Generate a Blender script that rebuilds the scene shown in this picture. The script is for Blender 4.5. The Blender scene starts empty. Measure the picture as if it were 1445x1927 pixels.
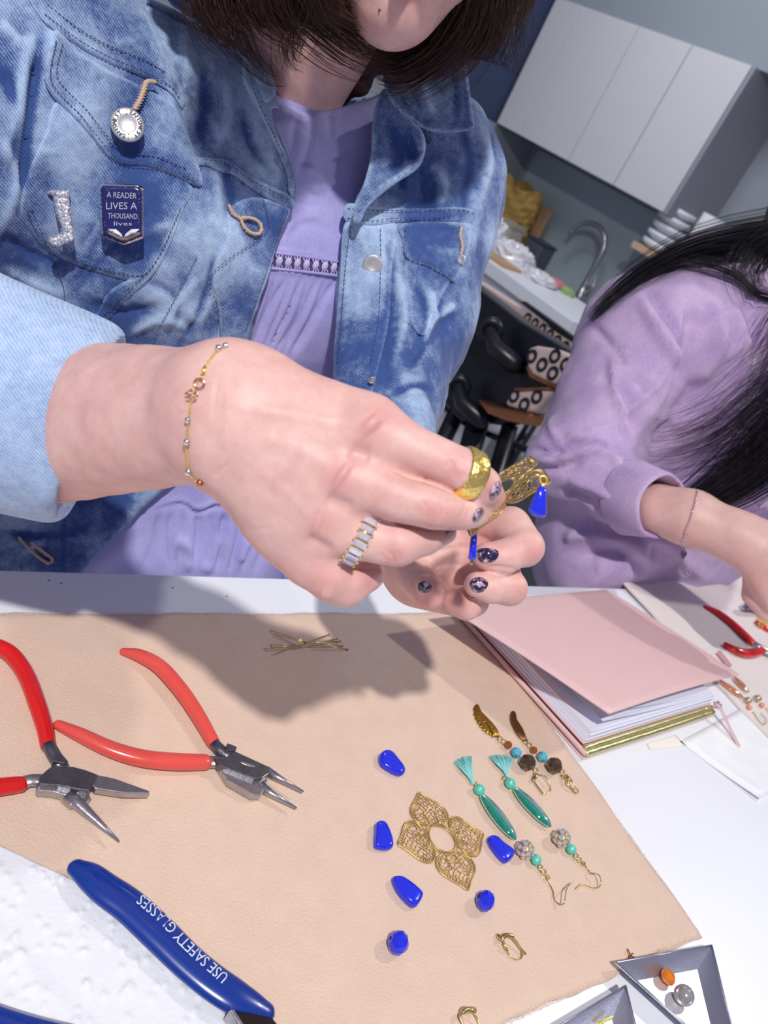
import bpy, bmesh, math, random
import numpy as np
from mathutils import Vector, Matrix
from mathutils.geometry import delaunay_2d_cdt
rnd = random.Random(7); rng = np.random.default_rng(7)
scene = bpy.context.scene
C = scene.collection
# ------------------------------------------------------------------ camera (solved from the room's vanishing points)
F = 1447.0; CX, CY = 722.5, 963.5; HC = 0.36          # focal length in px of the 1445x1927 frame; eye height above the table
TZ = 1.05                                             # table top height
dn = np.array([-1318, 2460, 1447.0]); dn /= np.linalg.norm(dn)
def ray(px, py): return np.array([px - CX, py - CY, F])
def tcam(px, py, h=0.0):
    r = ray(px, py); return r * (HC - h) / (r @ dn)
_e = tcam(1100, 1105) - tcam(0, 1072); _e /= np.linalg.norm(_e)
_u = -dn; _y = np.cross(_u, _e)
R = np.array([_e, _y, _u])                            # camera axes -> world
CAMP = np.array([0, 0, TZ + HC])
def c2w(P): return np.asarray(P) @ R.T + CAMP
def w2c(P): return (np.asarray(P, float) - CAMP) @ R
def T(px, py, h=0.0): return c2w(tcam(px, py, h))     # point above the table top
def W(px, py, d): return c2w(ray(px, py) * d / F)     # point at distance d
def CP(px, py, d): return ray(px, py) * d / F         # same, camera axes
cam_d = bpy.data.cameras.new('camera'); cam = bpy.data.objects.new('camera', cam_d); C.objects.link(cam)
M4 = np.eye(4); M4[:3, 0] = R[:, 0]; M4[:3, 1] = -R[:, 1]; M4[:3, 2] = -R[:, 2]; M4[:3, 3] = CAMP
cam.matrix_world = Matrix(M4.tolist())
cam_d.sensor_fit = 'VERTICAL'; cam_d.sensor_height = 24.0; cam_d.lens = 24.0 * F / 1927.0
cam_d.clip_start = 0.01
cam_d.dof.use_dof = True; cam_d.dof.focus_distance = 0.42; cam_d.dof.aperture_fstop = 9.0
scene.camera = cam
# ------------------------------------------------------------------ light
world = bpy.data.worlds.new('world'); scene.world = world; world.use_nodes = True
bg = world.node_tree.nodes['Background']; bg.inputs[0].default_value = (0.62, 0.64, 0.93, 1); bg.inputs[1].default_value = 0.345
def area(name, loc, to, size, power, col):
    l = bpy.data.lights.new(name, 'AREA'); l.shape = 'DISK'; l.size = size; l.energy = power; l.color = col
    o = bpy.data.objects.new(name, l); C.objects.link(o); o.location = loc
    o.rotation_euler = (Vector(to) - Vector(loc)).to_track_quat('-Z', 'Y').to_euler(); return o
area('ceiling_spot', (-0.60, -0.66, 3.0), (0.2, 0.25, 1.1), 0.09, 45, (1.0, 0.965, 0.93))
area('ceiling_spot', (2.15, 0.22, 2.9), (0.4, 0.15, 1.05), 0.12, 17, (1.0, 0.97, 0.95))
area('kitchen_light', (1.6, 2.4, 3.0), (3.3, 2.6, 1.2), 0.8, 21, (0.95, 0.97, 1.0))
scene.view_settings.view_transform = 'Standard'; scene.view_settings.look = 'None'
scene.view_settings.gamma = 1.0; scene.view_settings.exposure = 0.0
scene.view_settings.use_curve_mapping = False
# ------------------------------------------------------------------ helpers: objects
def srgb(r, g, b):
    f = lambda c: (c / 255 / 12.92) if c / 255 <= 0.04045 else ((c / 255 + 0.055) / 1.055) ** 2.4
    return (f(r), f(g), f(b), 1.0)
def tag(o, label=None, cat=None, group=None, kind=None):
    if label: o['label'] = label
    if cat: o['category'] = cat
    if group: o['group'] = group
    if kind: o['kind'] = kind
    return o
def thing(name, loc, label, cat, group=None):
    o = bpy.data.objects.new(name, None); C.objects.link(o); o.location = Vector([float(v) for v in loc])
    o.empty_display_size = 0.01
    return tag(o, label, cat, group)
_rootloc = {}
def obj(name, mb, mat, parent=None, smooth=True, origin=None):
    """mb = (verts, faces) in world coordinates -> ONE mesh object"""
    V, Fc = (mb.v, mb.f) if isinstance(mb, MB) else mb
    V = np.asarray(V, float).reshape(-1, 3)
    if parent is not None: org = rootloc(parent)
    elif origin is not None: org = np.array(origin, float)
    else:
        org = (V.min(0) + V.max(0)) / 2; org[2] = V[:, 2].min()
    me = bpy.data.meshes.new(name)
    me.from_pydata((V - org).tolist(), [], Fc if isinstance(Fc, list) else Fc.tolist())
    me.update()
    if smooth: me.polygons.foreach_set('use_smooth', [True] * len(me.polygons))
    if mat is not None: me.materials.append(mat)
    o = bpy.data.objects.new(name, me); C.objects.link(o)
    if parent is not None: o.parent = parent
    else: o.location = Vector(org.tolist())
    return o
def rootloc(p):
    while p.parent is not None: p = p.parent
    return np.array(p.location[:])
def attr(o, name, vals):
    a = o.data.attributes.new(name, 'FLOAT', 'POINT'); a.data.foreach_set('value', np.asarray(vals, np.float32))
class MB:
    def __init__(s): s.v = []; s.f = []
    def add(s, V, Fc):
        n = len(s.v); s.v += [tuple(map(float, p)) for p in V]; s.f += [tuple(int(i) + n for i in q) for q in Fc]; return s
    def tube(s, pts, rad, n=10, flat=None, caps=True, up=None, closed=False, rnd_caps=False):
        P = np.array([np.asarray(p, float) for p in pts]); m = len(P)
        r = np.full(m, rad) if np.isscalar(rad) else np.asarray(rad, float)
        if rnd_caps and not closed:
            d0 = P[0] - P[1]; d0 /= np.linalg.norm(d0); d1 = P[-1] - P[-2]; d1 /= np.linalg.norm(d1)
            A = [(0.97, .25), (0.75, .66), (.45, .9)]
            P = np.vstack([[P[0] + d0 * r[0] * a for a, b in A], P, [P[-1] + d1 * r[-1] * a for a, b in A[::-1]]])
            r = np.r_[[r[0] * b for a, b in A], r, [r[-1] * b for a, b in A[::-1]]]; m = len(P)
        tg = np.roll(P, -1, 0) - np.roll(P, 1, 0)
        if not closed: tg[0] = P[1] - P[0]; tg[-1] = P[-1] - P[-2]
        tg /= np.linalg.norm(tg, axis=1)[:, None] + 1e-12
        if up is None:
            a = np.array([0, 0, 1.0]) if abs(tg[0][2]) < .9 else np.array([1.0, 0, 0])
        else: a = np.array(up, float)
        N = np.cross(tg[0], a); N /= np.linalg.norm(N)
        V = []; ang = np.arange(n) * 2 * math.pi / n
        for i in range(m):
            if up is not None: N = np.cross(tg[i], a)
            else: N = N - tg[i] * (N @ tg[i])
            N = N / (np.linalg.norm(N) + 1e-12); B = np.cross(N, tg[i])
            fl = 1.0 if flat is None else flat
            for t in ang: V.append(P[i] + r[i] * (math.cos(t) * N + math.sin(t) * fl * B))
        Fc = []
        for i in range(m if closed else m - 1):
            j = (i + 1) % m
            for k in range(n):
                k2 = (k + 1) % n; Fc.append((i * n + k, i * n + k2, j * n + k2, j * n + k))
        if caps and not closed: Fc.append(tuple(range(n))[::-1]); Fc.append(tuple((m - 1) * n + k for k in range(n)))
        return s.add(V, Fc)
    def ell(s, c, rx, ry=None, rz=None, axes=None, nu=16, nv=10):
        ry = ry or rx; rz = rz or rx; A = np.eye(3) if axes is None else np.array(axes)
        V = []; Fc = []
        for j in range(nv + 1):
            ph = math.pi * j / nv
            for i in range(nu):
                t = 2 * math.pi * i / nu
                q = np.array([rx * math.sin(ph) * math.cos(t), ry * math.sin(ph) * math.sin(t), rz * math.cos(ph)])
                V.append(np.array(c) + q @ A)
        for j in range(nv):
            for i in range(nu):
                i2 = (i + 1) % nu; Fc.append((j * nu + i, (j + 1) * nu + i, (j + 1) * nu + i2, j * nu + i2))
        return s.add(V, Fc)
    def prism(s, top, bot):
        n = len(top); V = list(top) + list(bot)
        Fc = [tuple(range(n)), tuple(range(2 * n - 1, n - 1, -1))] + [(i, i + n, (i + 1) % n + n, (i + 1) % n) for i in range(n)]
        return s.add(V, Fc)
    def box(s, c, sx, sy, sz, rz=0.0, A=None):
        A = np.array([[math.cos(rz), math.sin(rz), 0], [-math.sin(rz), math.cos(rz), 0], [0, 0, 1]]) if A is None else np.array(A)
        V = [np.array(c) + np.array([x * sx / 2, y * sy / 2, z * sz / 2]) @ A for z in (-1, 1) for y in (-1, 1) for x in (-1, 1)]
        return s.add(V, [(0, 2, 3, 1), (4, 5, 7, 6), (0, 1, 5, 4), (2, 6, 7, 3), (0, 4, 6, 2), (1, 3, 7, 5)])
    def torus(s, c, ax, Rr, r, n=20, m=8, a0=0, a1=2 * math.pi):
        ax = np.array(ax, float); ax /= np.linalg.norm(ax)
        t = np.array([0, 0, 1.0]) if abs(ax[2]) < .9 else np.array([1.0, 0, 0])
        U = np.cross(ax, t); U /= np.linalg.norm(U); Vv = np.cross(ax, U)
        cl = abs(a1 - a0 - 2 * math.pi) < 1e-6
        A = a0 + (a1 - a0) * np.arange(n) / (n if cl else n - 1)
        return s.tube([np.array(c) + Rr * (math.cos(a) * U + math.sin(a) * Vv) for a in A], r, m, closed=cl)
def bevel(o, w, seg=2, ang=0.6):
    m = o.modifiers.new('bevel', 'BEVEL'); m.width = w; m.segments = seg; m.limit_method = 'ANGLE'; m.angle_limit = ang; return o
def spline(pts, step=None, n=None, closed=False):
    """Catmull-Rom through points of any dimension"""
    P = np.array([np.asarray(p, float) for p in pts]); m = len(P); out = []
    segs = m if closed else m - 1
    for i in range(segs):
        p1, p2 = P[i], P[(i + 1) % m]
        p0 = P[(i - 1) % m] if closed or i > 0 else 2 * p1 - p2
        p3 = P[(i + 2) % m] if closed or i < m - 2 else 2 * p2 - p1
        L = np.linalg.norm((p2 - p1)[:2]); k = n if n else max(1, int(round(L / step)))
        if L < 1e-9: continue
        for t in np.arange(k) / k:
            out.append(0.5 * (2 * p1 + (p2 - p0) * t + (2 * p0 - 5 * p1 + 4 * p2 - p3) * t * t + (3 * p1 - p0 - 3 * p2 + p3) * t ** 3))
    if not closed: out.append(P[-1])
    return np.array(out)
def inside(poly, X, Y):
    r = np.zeros(X.shape, bool); n = len(poly)
    for i in range(n):
        x1, y1 = poly[i][:2]; x2, y2 = poly[(i + 1) % n][:2]
        if y1 == y2: continue
        r ^= ((y1 > Y) != (y2 > Y)) & (X < (x2 - x1) * (Y - y1) / (y2 - y1) + x1)
    return r
def pdist(pl, X, Y, closed=False):
    """distance to a polyline and position along it (0..1)"""
    d = np.full(X.shape, 1e9); n = len(pl); al = np.zeros(X.shape)
    for i in range(n if closed else n - 1):
        x1, y1 = pl[i][:2]; x2, y2 = pl[(i + 1) % n][:2]; dx, dy = x2 - x1, y2 - y1; L = dx * dx + dy * dy + 1e-12
        t = np.clip(((X - x1) * dx + (Y - y1) * dy) / L, 0, 1); q = np.hypot(X - x1 - t * dx, Y - y1 - t * dy)
        m = q < d; d = np.where(m, q, d); al = np.where(m, (i + t) / (n - 1 if not closed else n), al)
    return d, al
def strokes(S, X, Y):
    """S: list of (points, width px, height mm) folds and creases; returns metres toward the viewer of the cloth"""
    D = np.zeros(X.shape)
    for pl, w, a in S:
        P = np.array(pl, float); lo = P.min(0) - 3 * w; hi = P.max(0) + 3 * w
        m = (X > lo[0]) & (X < hi[0]) & (Y > lo[1]) & (Y < hi[1])
        if not m.any(): continue
        if len(P) > 2: P = spline(P, n=4)
        d, al = pdist(P, X[m], Y[m]); tp = np.clip(np.minimum(al, 1 - al) * 5, 0.15, 1) if len(P) > 1 else 1
        D[m] += a * 1e-3 * np.exp(-(d / w) ** 2) * tp
    return D
_nw = [(rng.normal(size=3), rng.uniform(0, 6.28)) for _ in range(24)]
def snoise(P, sc):
    """cheap smooth 3-D noise in -1..1"""
    out = 0
    for i, (k, ph) in enumerate(_nw): out = out + np.sin((P @ k) * sc * (0.6 + 0.07 * i) + ph)
    return out / 6.0
# ------------------------------------------------------------------ helpers: implicit bodies (grown on a grid as one continuous surface)
class Field:
    def __init__(s): s.pr = []
    def rc(s, a, b, ra, rb, k=0.006, flat=None):
        """tapered capsule between camera-axis points; flat=(normal, factor) squashes it"""
        s.pr.append(('rc', np.array(a, float), np.array(b, float), ra, rb, k, flat)); return s
    def px(s, A, B, k=0.006, flat=None):
        """the same from (px, py, distance, radius px)"""
        return s.rc(CP(*A[:3]), CP(*B[:3]), A[3] * A[2] / F, B[3] * B[2] / F, k, flat)
    def chain(s, pts, k=0.006, flat=None):
        for a, b in zip(pts[:-1], pts[1:]): s.px(a, b, k, flat)
        return s
    def el(s, c, rad, axes=None, k=0.006):
        s.pr.append(('el', np.array(c, float), np.array(rad, float), np.eye(3) if axes is None else np.array(axes), 0, k, None)); return s
    def one(s, p, P):
        if p[0] == 'rc':
            _, a, b, ra, rb, k, fl = p
            q = P - a; ba = b - a
            if fl is not None:
                n, f = fl; q = q + (q @ n)[:, None] * n * (1 / f - 1); ba = ba + (ba @ n) * n * (1 / f - 1)
            L = ba @ ba + 1e-12; t = np.clip((q @ ba) / L, 0, 1)
            d = np.linalg.norm(q - t[:, None] * ba, axis=1) - (ra + t * (rb - ra))
            return d * (fl[1] if fl is not None else 1.0)
        _, c, r, A, _, k, _ = p
        q = (P - c) @ A.T / r; k0 = np.linalg.norm(q, axis=1); k1 = np.linalg.norm(q / r, axis=1) + 1e-9
        return k0 * (k0 - 1) / k1
    def bb(s, p, mg):
        if p[0] == 'rc': m = max(p[3], p[4]) + mg; return np.minimum(p[1], p[2]) - m, np.maximum(p[1], p[2]) + m
        m = p[2].max() + mg; return p[1] - m, p[1] + m
    def ev(s, P, infl=0.0):
        d = np.full(len(P), 1.0)
        for p in s.pr:
            b = s.one(p, P); k = p[5]
            if k <= 0: d = np.minimum(d, b)
            else:
                h = np.clip(.5 + .5 * (d - b) / k, 0, 1); d = d * (1 - h) + b * h - k * h * (1 - h)
        return d - infl
    def trace(s, X, Y, infl=0.0, t0=0.15, it=60, far=1.6):
        """distance (camera depth) at which the rays through px meet the body"""
        D = np.stack([X - CX, Y - CY, np.full(X.shape, F)], -1); nl = np.linalg.norm(D, axis=1); D = D / nl[:, None]
        t = np.full(len(X), t0); act = np.ones(len(X), bool)
        for _ in range(it):
            idx = np.where(act)[0]
            if not len(idx): break
            v = s.ev(D[idx] * t[idx, None], infl); t[idx] += np.maximum(v * 0.92, -0.01)
            act[idx] = (np.abs(v) > 1e-4) & (t[idx] < far)
        return np.where(t < far, t * F / nl, np.nan)
    def mesh(s, h, infl=0.0, mod=None, lo=None, hi=None, smooth=1):
        B = [s.bb(p, h * 3 + infl) for p in s.pr]
        l = np.min([b[0] for b in B], 0); u = np.max([b[1] for b in B], 0)
        if lo is not None: l = np.maximum(l, lo)
        if hi is not None: u = np.minimum(u, hi)
        n = np.ceil((u - l) / h).astype(int) + 1
        G = np.full(n, 0.05, np.float32)
        ax = [l[i] + h * np.arange(n[i]) for i in range(3)]
        for p in s.pr:
            a, b = s.bb(p, 0.012 + p[5] + infl)
            i0 = np.clip(np.floor((a - l) / h).astype(int), 0, n); i1 = np.clip(np.ceil((b - l) / h).astype(int) + 1, 0, n)
            if (i1 <= i0).any(): continue
            sl = tuple(slice(i0[i], i1[i]) for i in range(3))
            P = np.stack(np.meshgrid(*[ax[i][sl[i]] for i in range(3)], indexing='ij'), -1)
            shp = P.shape[:3]; v = s.one(p, P.reshape(-1, 3)).reshape(shp); g = G[sl]; k = p[5]
            if k <= 0: G[sl] = np.minimum(g, v)
            else:
                hh = np.clip(.5 + .5 * (g - v) / k, 0, 1); G[sl] = g * (1 - hh) + v * hh - k * hh * (1 - hh)
        G -= infl
        if mod is not None: G = mod(G, ax)
        G[0] = G[-1] = 0.05; G[:, 0] = G[:, -1] = 0.05; G[:, :, 0] = G[:, :, -1] = 0.05
        V, Q = nets(G); V = V * h + l
        return relax(V, Q, smooth), Q
def nets(G):
    ins = G < 0; n = np.array(G.shape)
    c = np.zeros(n - 1, np.uint8)
    for dx in (0, 1):
        for dy in (0, 1):
            for dz in (0, 1): c += ins[dx:n[0] - 1 + dx, dy:n[1] - 1 + dy, dz:n[2] - 1 + dz]
    idx = np.argwhere((c > 0) & (c < 8)); ids = np.full(n - 1, -1, np.int64); ids[tuple(idx.T)] = np.arange(len(idx))
    acc = np.zeros((len(idx), 3)); cnt = np.zeros(len(idx))
    cor = [(x, y, z) for x in (0, 1) for y in (0, 1) for z in (0, 1)]
    for a in cor:
        for ax in range(3):
            if a[ax]: continue
            b = list(a); b[ax] = 1
            va = G[tuple((idx + a).T)]; vb = G[tuple((idx + b).T)]; m = (va < 0) != (vb < 0)
            t = np.where(m, va / np.where(m, va - vb, 1), 0); p = np.tile(np.array(a, float), (len(idx), 1)); p[:, ax] = t
            acc[m] += p[m]; cnt[m] += 1
    V = idx + acc / cnt[:, None]; Q = []
    for ax in range(3):
        a, b = [i for i in range(3) if i != ax]
        lo = [slice(None)] * 3; hi = [slice(None)] * 3; lo[ax] = slice(0, -1); hi[ax] = slice(1, None)
        e = np.argwhere(ins[tuple(lo)] != ins[tuple(hi)])
        e = e[(e[:, a] > 0) & (e[:, b] > 0) & (e[:, a] < n[a] - 1) & (e[:, b] < n[b] - 1)]
        o1 = np.zeros(3, int); o1[a] = 1; o2 = np.zeros(3, int); o2[b] = 1
        q = np.stack([ids[tuple((e - o1 - o2).T)], ids[tuple((e - o2).T)], ids[tuple(e.T)], ids[tuple((e - o1).T)]], 1)
        flip = ins[tuple(e.T)]
        if ax == 1: flip = ~flip
        q[~flip] = q[~flip][:, ::-1]; Q.append(q)
    Q = np.vstack(Q); Q = Q[(Q >= 0).all(1)]
    return V, Q
def relax(V, Q, it, lam=0.5):
    if it <= 0: return V
    E = np.vstack([Q[:, [0, 1]], Q[:, [1, 2]], Q[:, [2, 3]], Q[:, [3, 0]]]); E = np.vstack([E, E[:, ::-1]])
    n = len(V); cnt = np.bincount(E[:, 0], minlength=n)[:, None] + 1e-9
    for _ in range(it):
        S = np.stack([np.bincount(E[:, 0], weights=V[E[:, 1], i], minlength=n) for i in range(3)], 1)
        V = V * (1 - lam) + lam * S / cnt
    return V
def vnorm(V, Q):
    N = np.zeros_like(V); f = np.cross(V[Q[:, 2]] - V[Q[:, 0]], V[Q[:, 3]] - V[Q[:, 1]])
    for k in range(4):
        for i in range(3): N[:, i] += np.bincount(Q[:, k], weights=f[:, i], minlength=len(V))
    return N / (np.linalg.norm(N, axis=1)[:, None] + 1e-12)
def topx(V): return CX + F * V[:, 0] / V[:, 2], CY + F * V[:, 1] / V[:, 2]
def emboss(V, Q, S, extra=None):
    N = vnorm(V, Q); X, Y = topx(V); fc = np.clip(-(N * V).sum(1) / np.linalg.norm(V, axis=1) * 1.6, 0, 1)
    D = strokes(S, X, Y) * fc
    if extra is not None: D = D + extra(V, X, Y)
    return V + N * D[:, None], D
def organic(name, fld, h, mat, parent, S=(), extra=None, infl=0.0, mod=None, smooth=1, lo=None, hi=None, attrs=True):
    V, Q = fld.mesh(h, infl, mod, lo, hi, smooth)
    V, D = emboss(V, Q, list(S), extra); o = obj(name, (c2w(V), Q), mat, parent)
    if attrs: attr(o, 'relief', D * 1000)
    o['_px'] = 0; del o['_px']
    return o, V, Q
# ------------------------------------------------------------------ helpers: cloth pieces, trim, stitches laid over a body
def tri_fill(poly, step):
    P = np.array(poly); lo, hi = P.min(0), P.max(0)
    gx = np.arange(lo[0], hi[0], step); gy = np.arange(lo[1], hi[1], step * .87)
    X, Y = np.meshgrid(gx, gy); X = X + (np.arange(len(gy)) % 2)[:, None] * step / 2; X = X.ravel(); Y = Y.ravel()
    m = inside(P, X, Y); X, Y = X[m], Y[m]
    d, _ = pdist(P, X, Y, True); X, Y, d = X[d > step * .45], Y[d > step * .45], d[d > step * .45]
    V = [Vector(p) for p in P.tolist()] + [Vector((x, y)) for x, y in zip(X, Y)]; n = len(P)
    r = delaunay_2d_cdt(V, [(i, (i + 1) % n) for i in range(n)], [], 1, 1e-5)
    V2 = np.array([v[:] for v in r[0]]); Fc = [tuple(f) for f in r[2]]
    Fc = [f for f in Fc if inside(P, np.array([V2[list(f), 0].mean()]), np.array([V2[list(f), 1].mean()]))[0]]
    return V2, Fc
def panel(name, poly, fld, off, thick, mat, parent, S=(), step=8, ew=7, sm=True, infl=0.0, extra=None, smooth=True, dmap=None):
    """a cloth (or enamel) piece with real thickness laid over the body: poly = outline in px"""
    P = spline(poly, step=step, closed=True) if sm else spline_lin(poly, step)
    V2, Fc = tri_fill(P, step)
    X, Y = V2[:, 0], V2[:, 1]
    ed, _ = pdist(P, X, Y, True)
    dep = fld.trace(X, Y, infl) if dmap is None else dmap(X, Y)
    bad = np.isnan(dep)
    if bad.any():
        g = np.where(~bad)[0]
        for i in np.where(bad)[0]: dep[i] = dep[g[np.argmin((X[g] - X[i]) ** 2 + (Y[g] - Y[i]) ** 2)]]
    prof = np.clip(ed / ew, 0, 1); prof = 1 - (1 - prof) ** 2
    D = strokes(list(S), X, Y)
    if extra is not None: D = D + extra(X, Y, dep)
    top = dep - off * (0.45 + 0.55 * prof) - D
    Vt = np.stack([(X - CX) * top / F, (Y - CY) * top / F, top], 1)
    bt = dep - off * .1 + thick; Vb = np.stack([(X - CX) * bt / F, (Y - CY) * bt / F, bt], 1)
    n = len(V2); cnt = {}
    # orient to face the camera (y down)
    Fo = []
    for f in Fc:
        a = sum(V2[f[i]][0] * V2[f[(i + 1) % len(f)]][1] - V2[f[(i + 1) % len(f)]][0] * V2[f[i]][1] for i in range(len(f)))
        f = f if a < 0 else f[::-1]; Fo.append(f)
        for i in range(len(f)): cnt[(f[i], f[(i + 1) % len(f)])] = 1
    side = [(b, a, a + n, b + n) for (a, b) in cnt if (b, a) not in cnt]
    back = [tuple(i + n for i in f[::-1]) for f in Fo]
    o = obj(name, (c2w(np.vstack([Vt, Vb])), Fo + back + side), mat, parent, smooth=smooth)
    attr(o, 'edge', np.r_[ed, ed * 0]); attr(o, 'relief', np.r_[D * 1000, D * 0])
    return o
def spline_lin(poly, step):
    out = []
    for i in range(len(poly)):
        a = np.array(poly[i], float); b = np.array(poly[(i + 1) % len(poly)], float); k = max(1, int(np.linalg.norm(b - a) / step))
        for t in range(k): out.append(a + (b - a) * t / k)
    return np.array(out)
def lay(pts, fld, off, infl=0.0, sm=True, step=5):
    P = spline(pts, step=step) if sm else np.array(pts, float)
    d = fld.trace(P[:, 0], P[:, 1], infl); ok = ~np.isnan(d)
    P, d = P[ok], d[ok] - off
    return P, np.stack([(P[:, 0] - CX) * d / F, (P[:, 1] - CY) * d / F, d], 1)
def stitches(mb, pts, fld, off, infl=0.0, dash=7, gap=4, w=0.0004):
    P, Q = lay(pts, fld, off, infl, step=2.0)
    if len(Q) < 4: return
    s = np.r_[0, np.cumsum(np.hypot(*np.diff(P, axis=0).T))]; t = 0
    while t + dash < s[-1]:
        a = [np.interp(t, s, Q[:, i]) for i in range(3)]; b = [np.interp(t + dash, s, Q[:, i]) for i in range(3)]
        m = (np.array(a) + b) / 2 * 0.9992
        mb.tube([c2w(a), c2w(m), c2w(b)], [w * .6, w, w * .6], 5); t += dash + gap
def text_mesh(txt, size=1.0, font_space=1.0, extr=0.0):
    cu = bpy.data.curves.new('lettering', 'FONT'); cu.body = txt; cu.size = size; cu.space_character = font_space; cu.extrude = extr
    cu.align_x = 'CENTER'; cu.align_y = 'CENTER'; cu.resolution_u = 2
    o = bpy.data.objects.new('lettering', cu); C.objects.link(o); dg = bpy.context.evaluated_depsgraph_get(); dg.update()
    me = bpy.data.meshes.new_from_object(o.evaluated_get(dg)); bpy.data.objects.remove(o)
    V = np.array([v.co[:] for v in me.vertices]); Fc = [tuple(p.vertices) for p in me.polygons]; bpy.data.meshes.remove(me)
    return V, Fc
# ------------------------------------------------------------------ materials
class Mat:
    def __init__(s, name):
        s.m = bpy.data.materials.new(name); s.m.use_nodes = True; s.t = s.m.node_tree; s.n = s.t.nodes; s.b = s.n['Principled BSDF']
        s.tc = s.n.new('ShaderNodeTexCoord').outputs['Object']
    def L(s, a, b): s.t.links.new(a, b)
    def noise(s, sc, det=3, vec=None, rough=.5):
        n = s.n.new('ShaderNodeTexNoise'); n.inputs['Scale'].default_value = sc; n.inputs['Detail'].default_value = det
        n.inputs['Roughness'].default_value = rough; s.L(vec or s.tc, n.inputs['Vector']); return n.outputs['Fac']
    def attr(s, nm):
        n = s.n.new('ShaderNodeAttribute'); n.attribute_name = nm; return n.outputs['Fac']
    def rng(s, x, a, b, c=0., d=1.):
        n = s.n.new('ShaderNodeMapRange'); n.clamp = True
        for i, v in zip((1, 2, 3, 4), (a, b, c, d)): n.inputs[i].default_value = v
        s.L(x, n.inputs[0]); return n.outputs[0]
    def math(s, op, x, y):
        n = s.n.new('ShaderNodeMath'); n.operation = op
        for i, v in enumerate((x, y)):
            if isinstance(v, (int, float)): n.inputs[i].default_value = v
            else: s.L(v, n.inputs[i])
        return n.outputs[0]
    def mix(s, f, a, b):
        n = s.n.new('ShaderNodeMix'); n.data_type = 'RGBA'
        if isinstance(f, (int, float)): n.inputs[0].default_value = f
        else: s.L(f, n.inputs[0])
        for i, v in ((6, a), (7, b)):
            if isinstance(v, tuple): n.inputs[i].default_value = v
            else: s.L(v, n.inputs[i])
        return n.outputs[2]
    def wave(s, sc, dist=0., rot=(0, 0, 0), dsc=1.):
        mp = s.n.new('ShaderNodeMapping'); mp.inputs['Rotation'].default_value = rot; s.L(s.tc, mp.inputs[0])
        n = s.n.new('ShaderNodeTexWave'); n.inputs['Scale'].default_value = sc; n.inputs['Distortion'].default_value = dist
        n.inputs['Detail Scale'].default_value = dsc; s.L(mp.outputs[0], n.inputs['Vector']); return n.outputs['Fac']
    def col(s, c):
        if isinstance(c, tuple): s.b.inputs['Base Color'].default_value = c
        else: s.L(c, s.b.inputs['Base Color'])
        return s
    def set(s, **k):
        for a, v in k.items(): s.b.inputs[a.replace('_', ' ')].default_value = v
        return s
    def bump(s, h, st=.3, dist=.001, nrm=None):
        n = s.n.new('ShaderNodeBump'); n.inputs['Strength'].default_value = st; n.inputs['Distance'].default_value = dist
        s.L(h, n.inputs['Height'])
        if nrm is not None: s.L(nrm, n.inputs['Normal'])
        s.L(n.outputs[0], s.b.inputs['Normal']); return n.outputs[0]
def simple(name, c, rough=.5, metal=0., ns=40., amt=.12, bs=0., bsc=400., **k):
    m = Mat(name); a = tuple(min(1, v * (1 - amt)) for v in c[:3]) + (1,); b = tuple(min(1, v * (1 + amt)) for v in c[:3]) + (1,)
    m.col(m.mix(m.noise(ns), a, b)); m.set(Roughness=rough, Metallic=metal, **k)
    if bs: m.bump(m.noise(bsc, 2), bs, .0005)
    return m.m
def denim(name, dark, light, sc=1.0, rot=(0, .9, 0)):
    m = Mat(name)
    wash = m.rng(m.noise(24, 5, rough=.68), .34, .68); streak = m.rng(m.noise(210, 4), .3, .7)
    tw = m.wave(215 * sc, 2.6, rot, 3.0)
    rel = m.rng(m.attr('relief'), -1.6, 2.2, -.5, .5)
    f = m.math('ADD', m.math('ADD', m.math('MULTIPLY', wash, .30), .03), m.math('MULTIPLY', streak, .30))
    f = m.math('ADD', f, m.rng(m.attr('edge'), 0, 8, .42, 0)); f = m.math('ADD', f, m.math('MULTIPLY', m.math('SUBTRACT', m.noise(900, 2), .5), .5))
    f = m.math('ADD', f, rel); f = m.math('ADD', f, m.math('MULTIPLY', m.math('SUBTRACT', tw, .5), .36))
    f = m.math('MAXIMUM', m.math('MINIMUM', f, 1.0), 0.0)
    ed = m.attr('edge')
    m.col(m.mix(f, dark, light)); m.set(Roughness=.85, Sheen_Weight=.15)
    m.bump(m.math('ADD', m.math('MULTIPLY', tw, .7), m.math('MULTIPLY', m.noise(900, 2), .6)), .35, .0006)
    return m.m
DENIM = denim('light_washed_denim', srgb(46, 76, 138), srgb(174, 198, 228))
DENIM_IN = denim('denim_inner_face', srgb(104, 138, 190), srgb(184, 206, 234), 1.2)
DENIM_EDGE = denim('worn_denim_edge', srgb(120, 150, 200), srgb(190, 210, 238), 1.1)
STITCH = simple('blue_thread', srgb(62, 78, 120), .8)
TAN = simple('tan_thread', srgb(196, 170, 150), .8, amt=.3, ns=900)
def cloth(name, a, b, sc=900, wr=True):
    m = Mat(name); lin = m.wave(sc, 3, (0, 0, .2), 4.); lin2 = m.wave(sc, 3, (0, 1.57, .2), 4.)
    f = m.math('ADD', m.math('MULTIPLY', m.noise(30, 4), .6), m.math('MULTIPLY', m.noise(500, 2), .4))
    m.col(m.mix(m.rng(f, .3, .7), a, b)); m.set(Roughness=.85, Sheen_Weight=.2)
    m.bump(m.math('ADD', m.math('ADD', lin, lin2), m.math('MULTIPLY', m.noise(60, 5), 2.)), .28, .0009); return m.m
LILAC = cloth('lilac_cotton', srgb(158, 154, 216), srgb(186, 181, 232))
LINEN = cloth('mauve_linen', srgb(172, 146, 198), srgb(216, 190, 222), 700)
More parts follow.
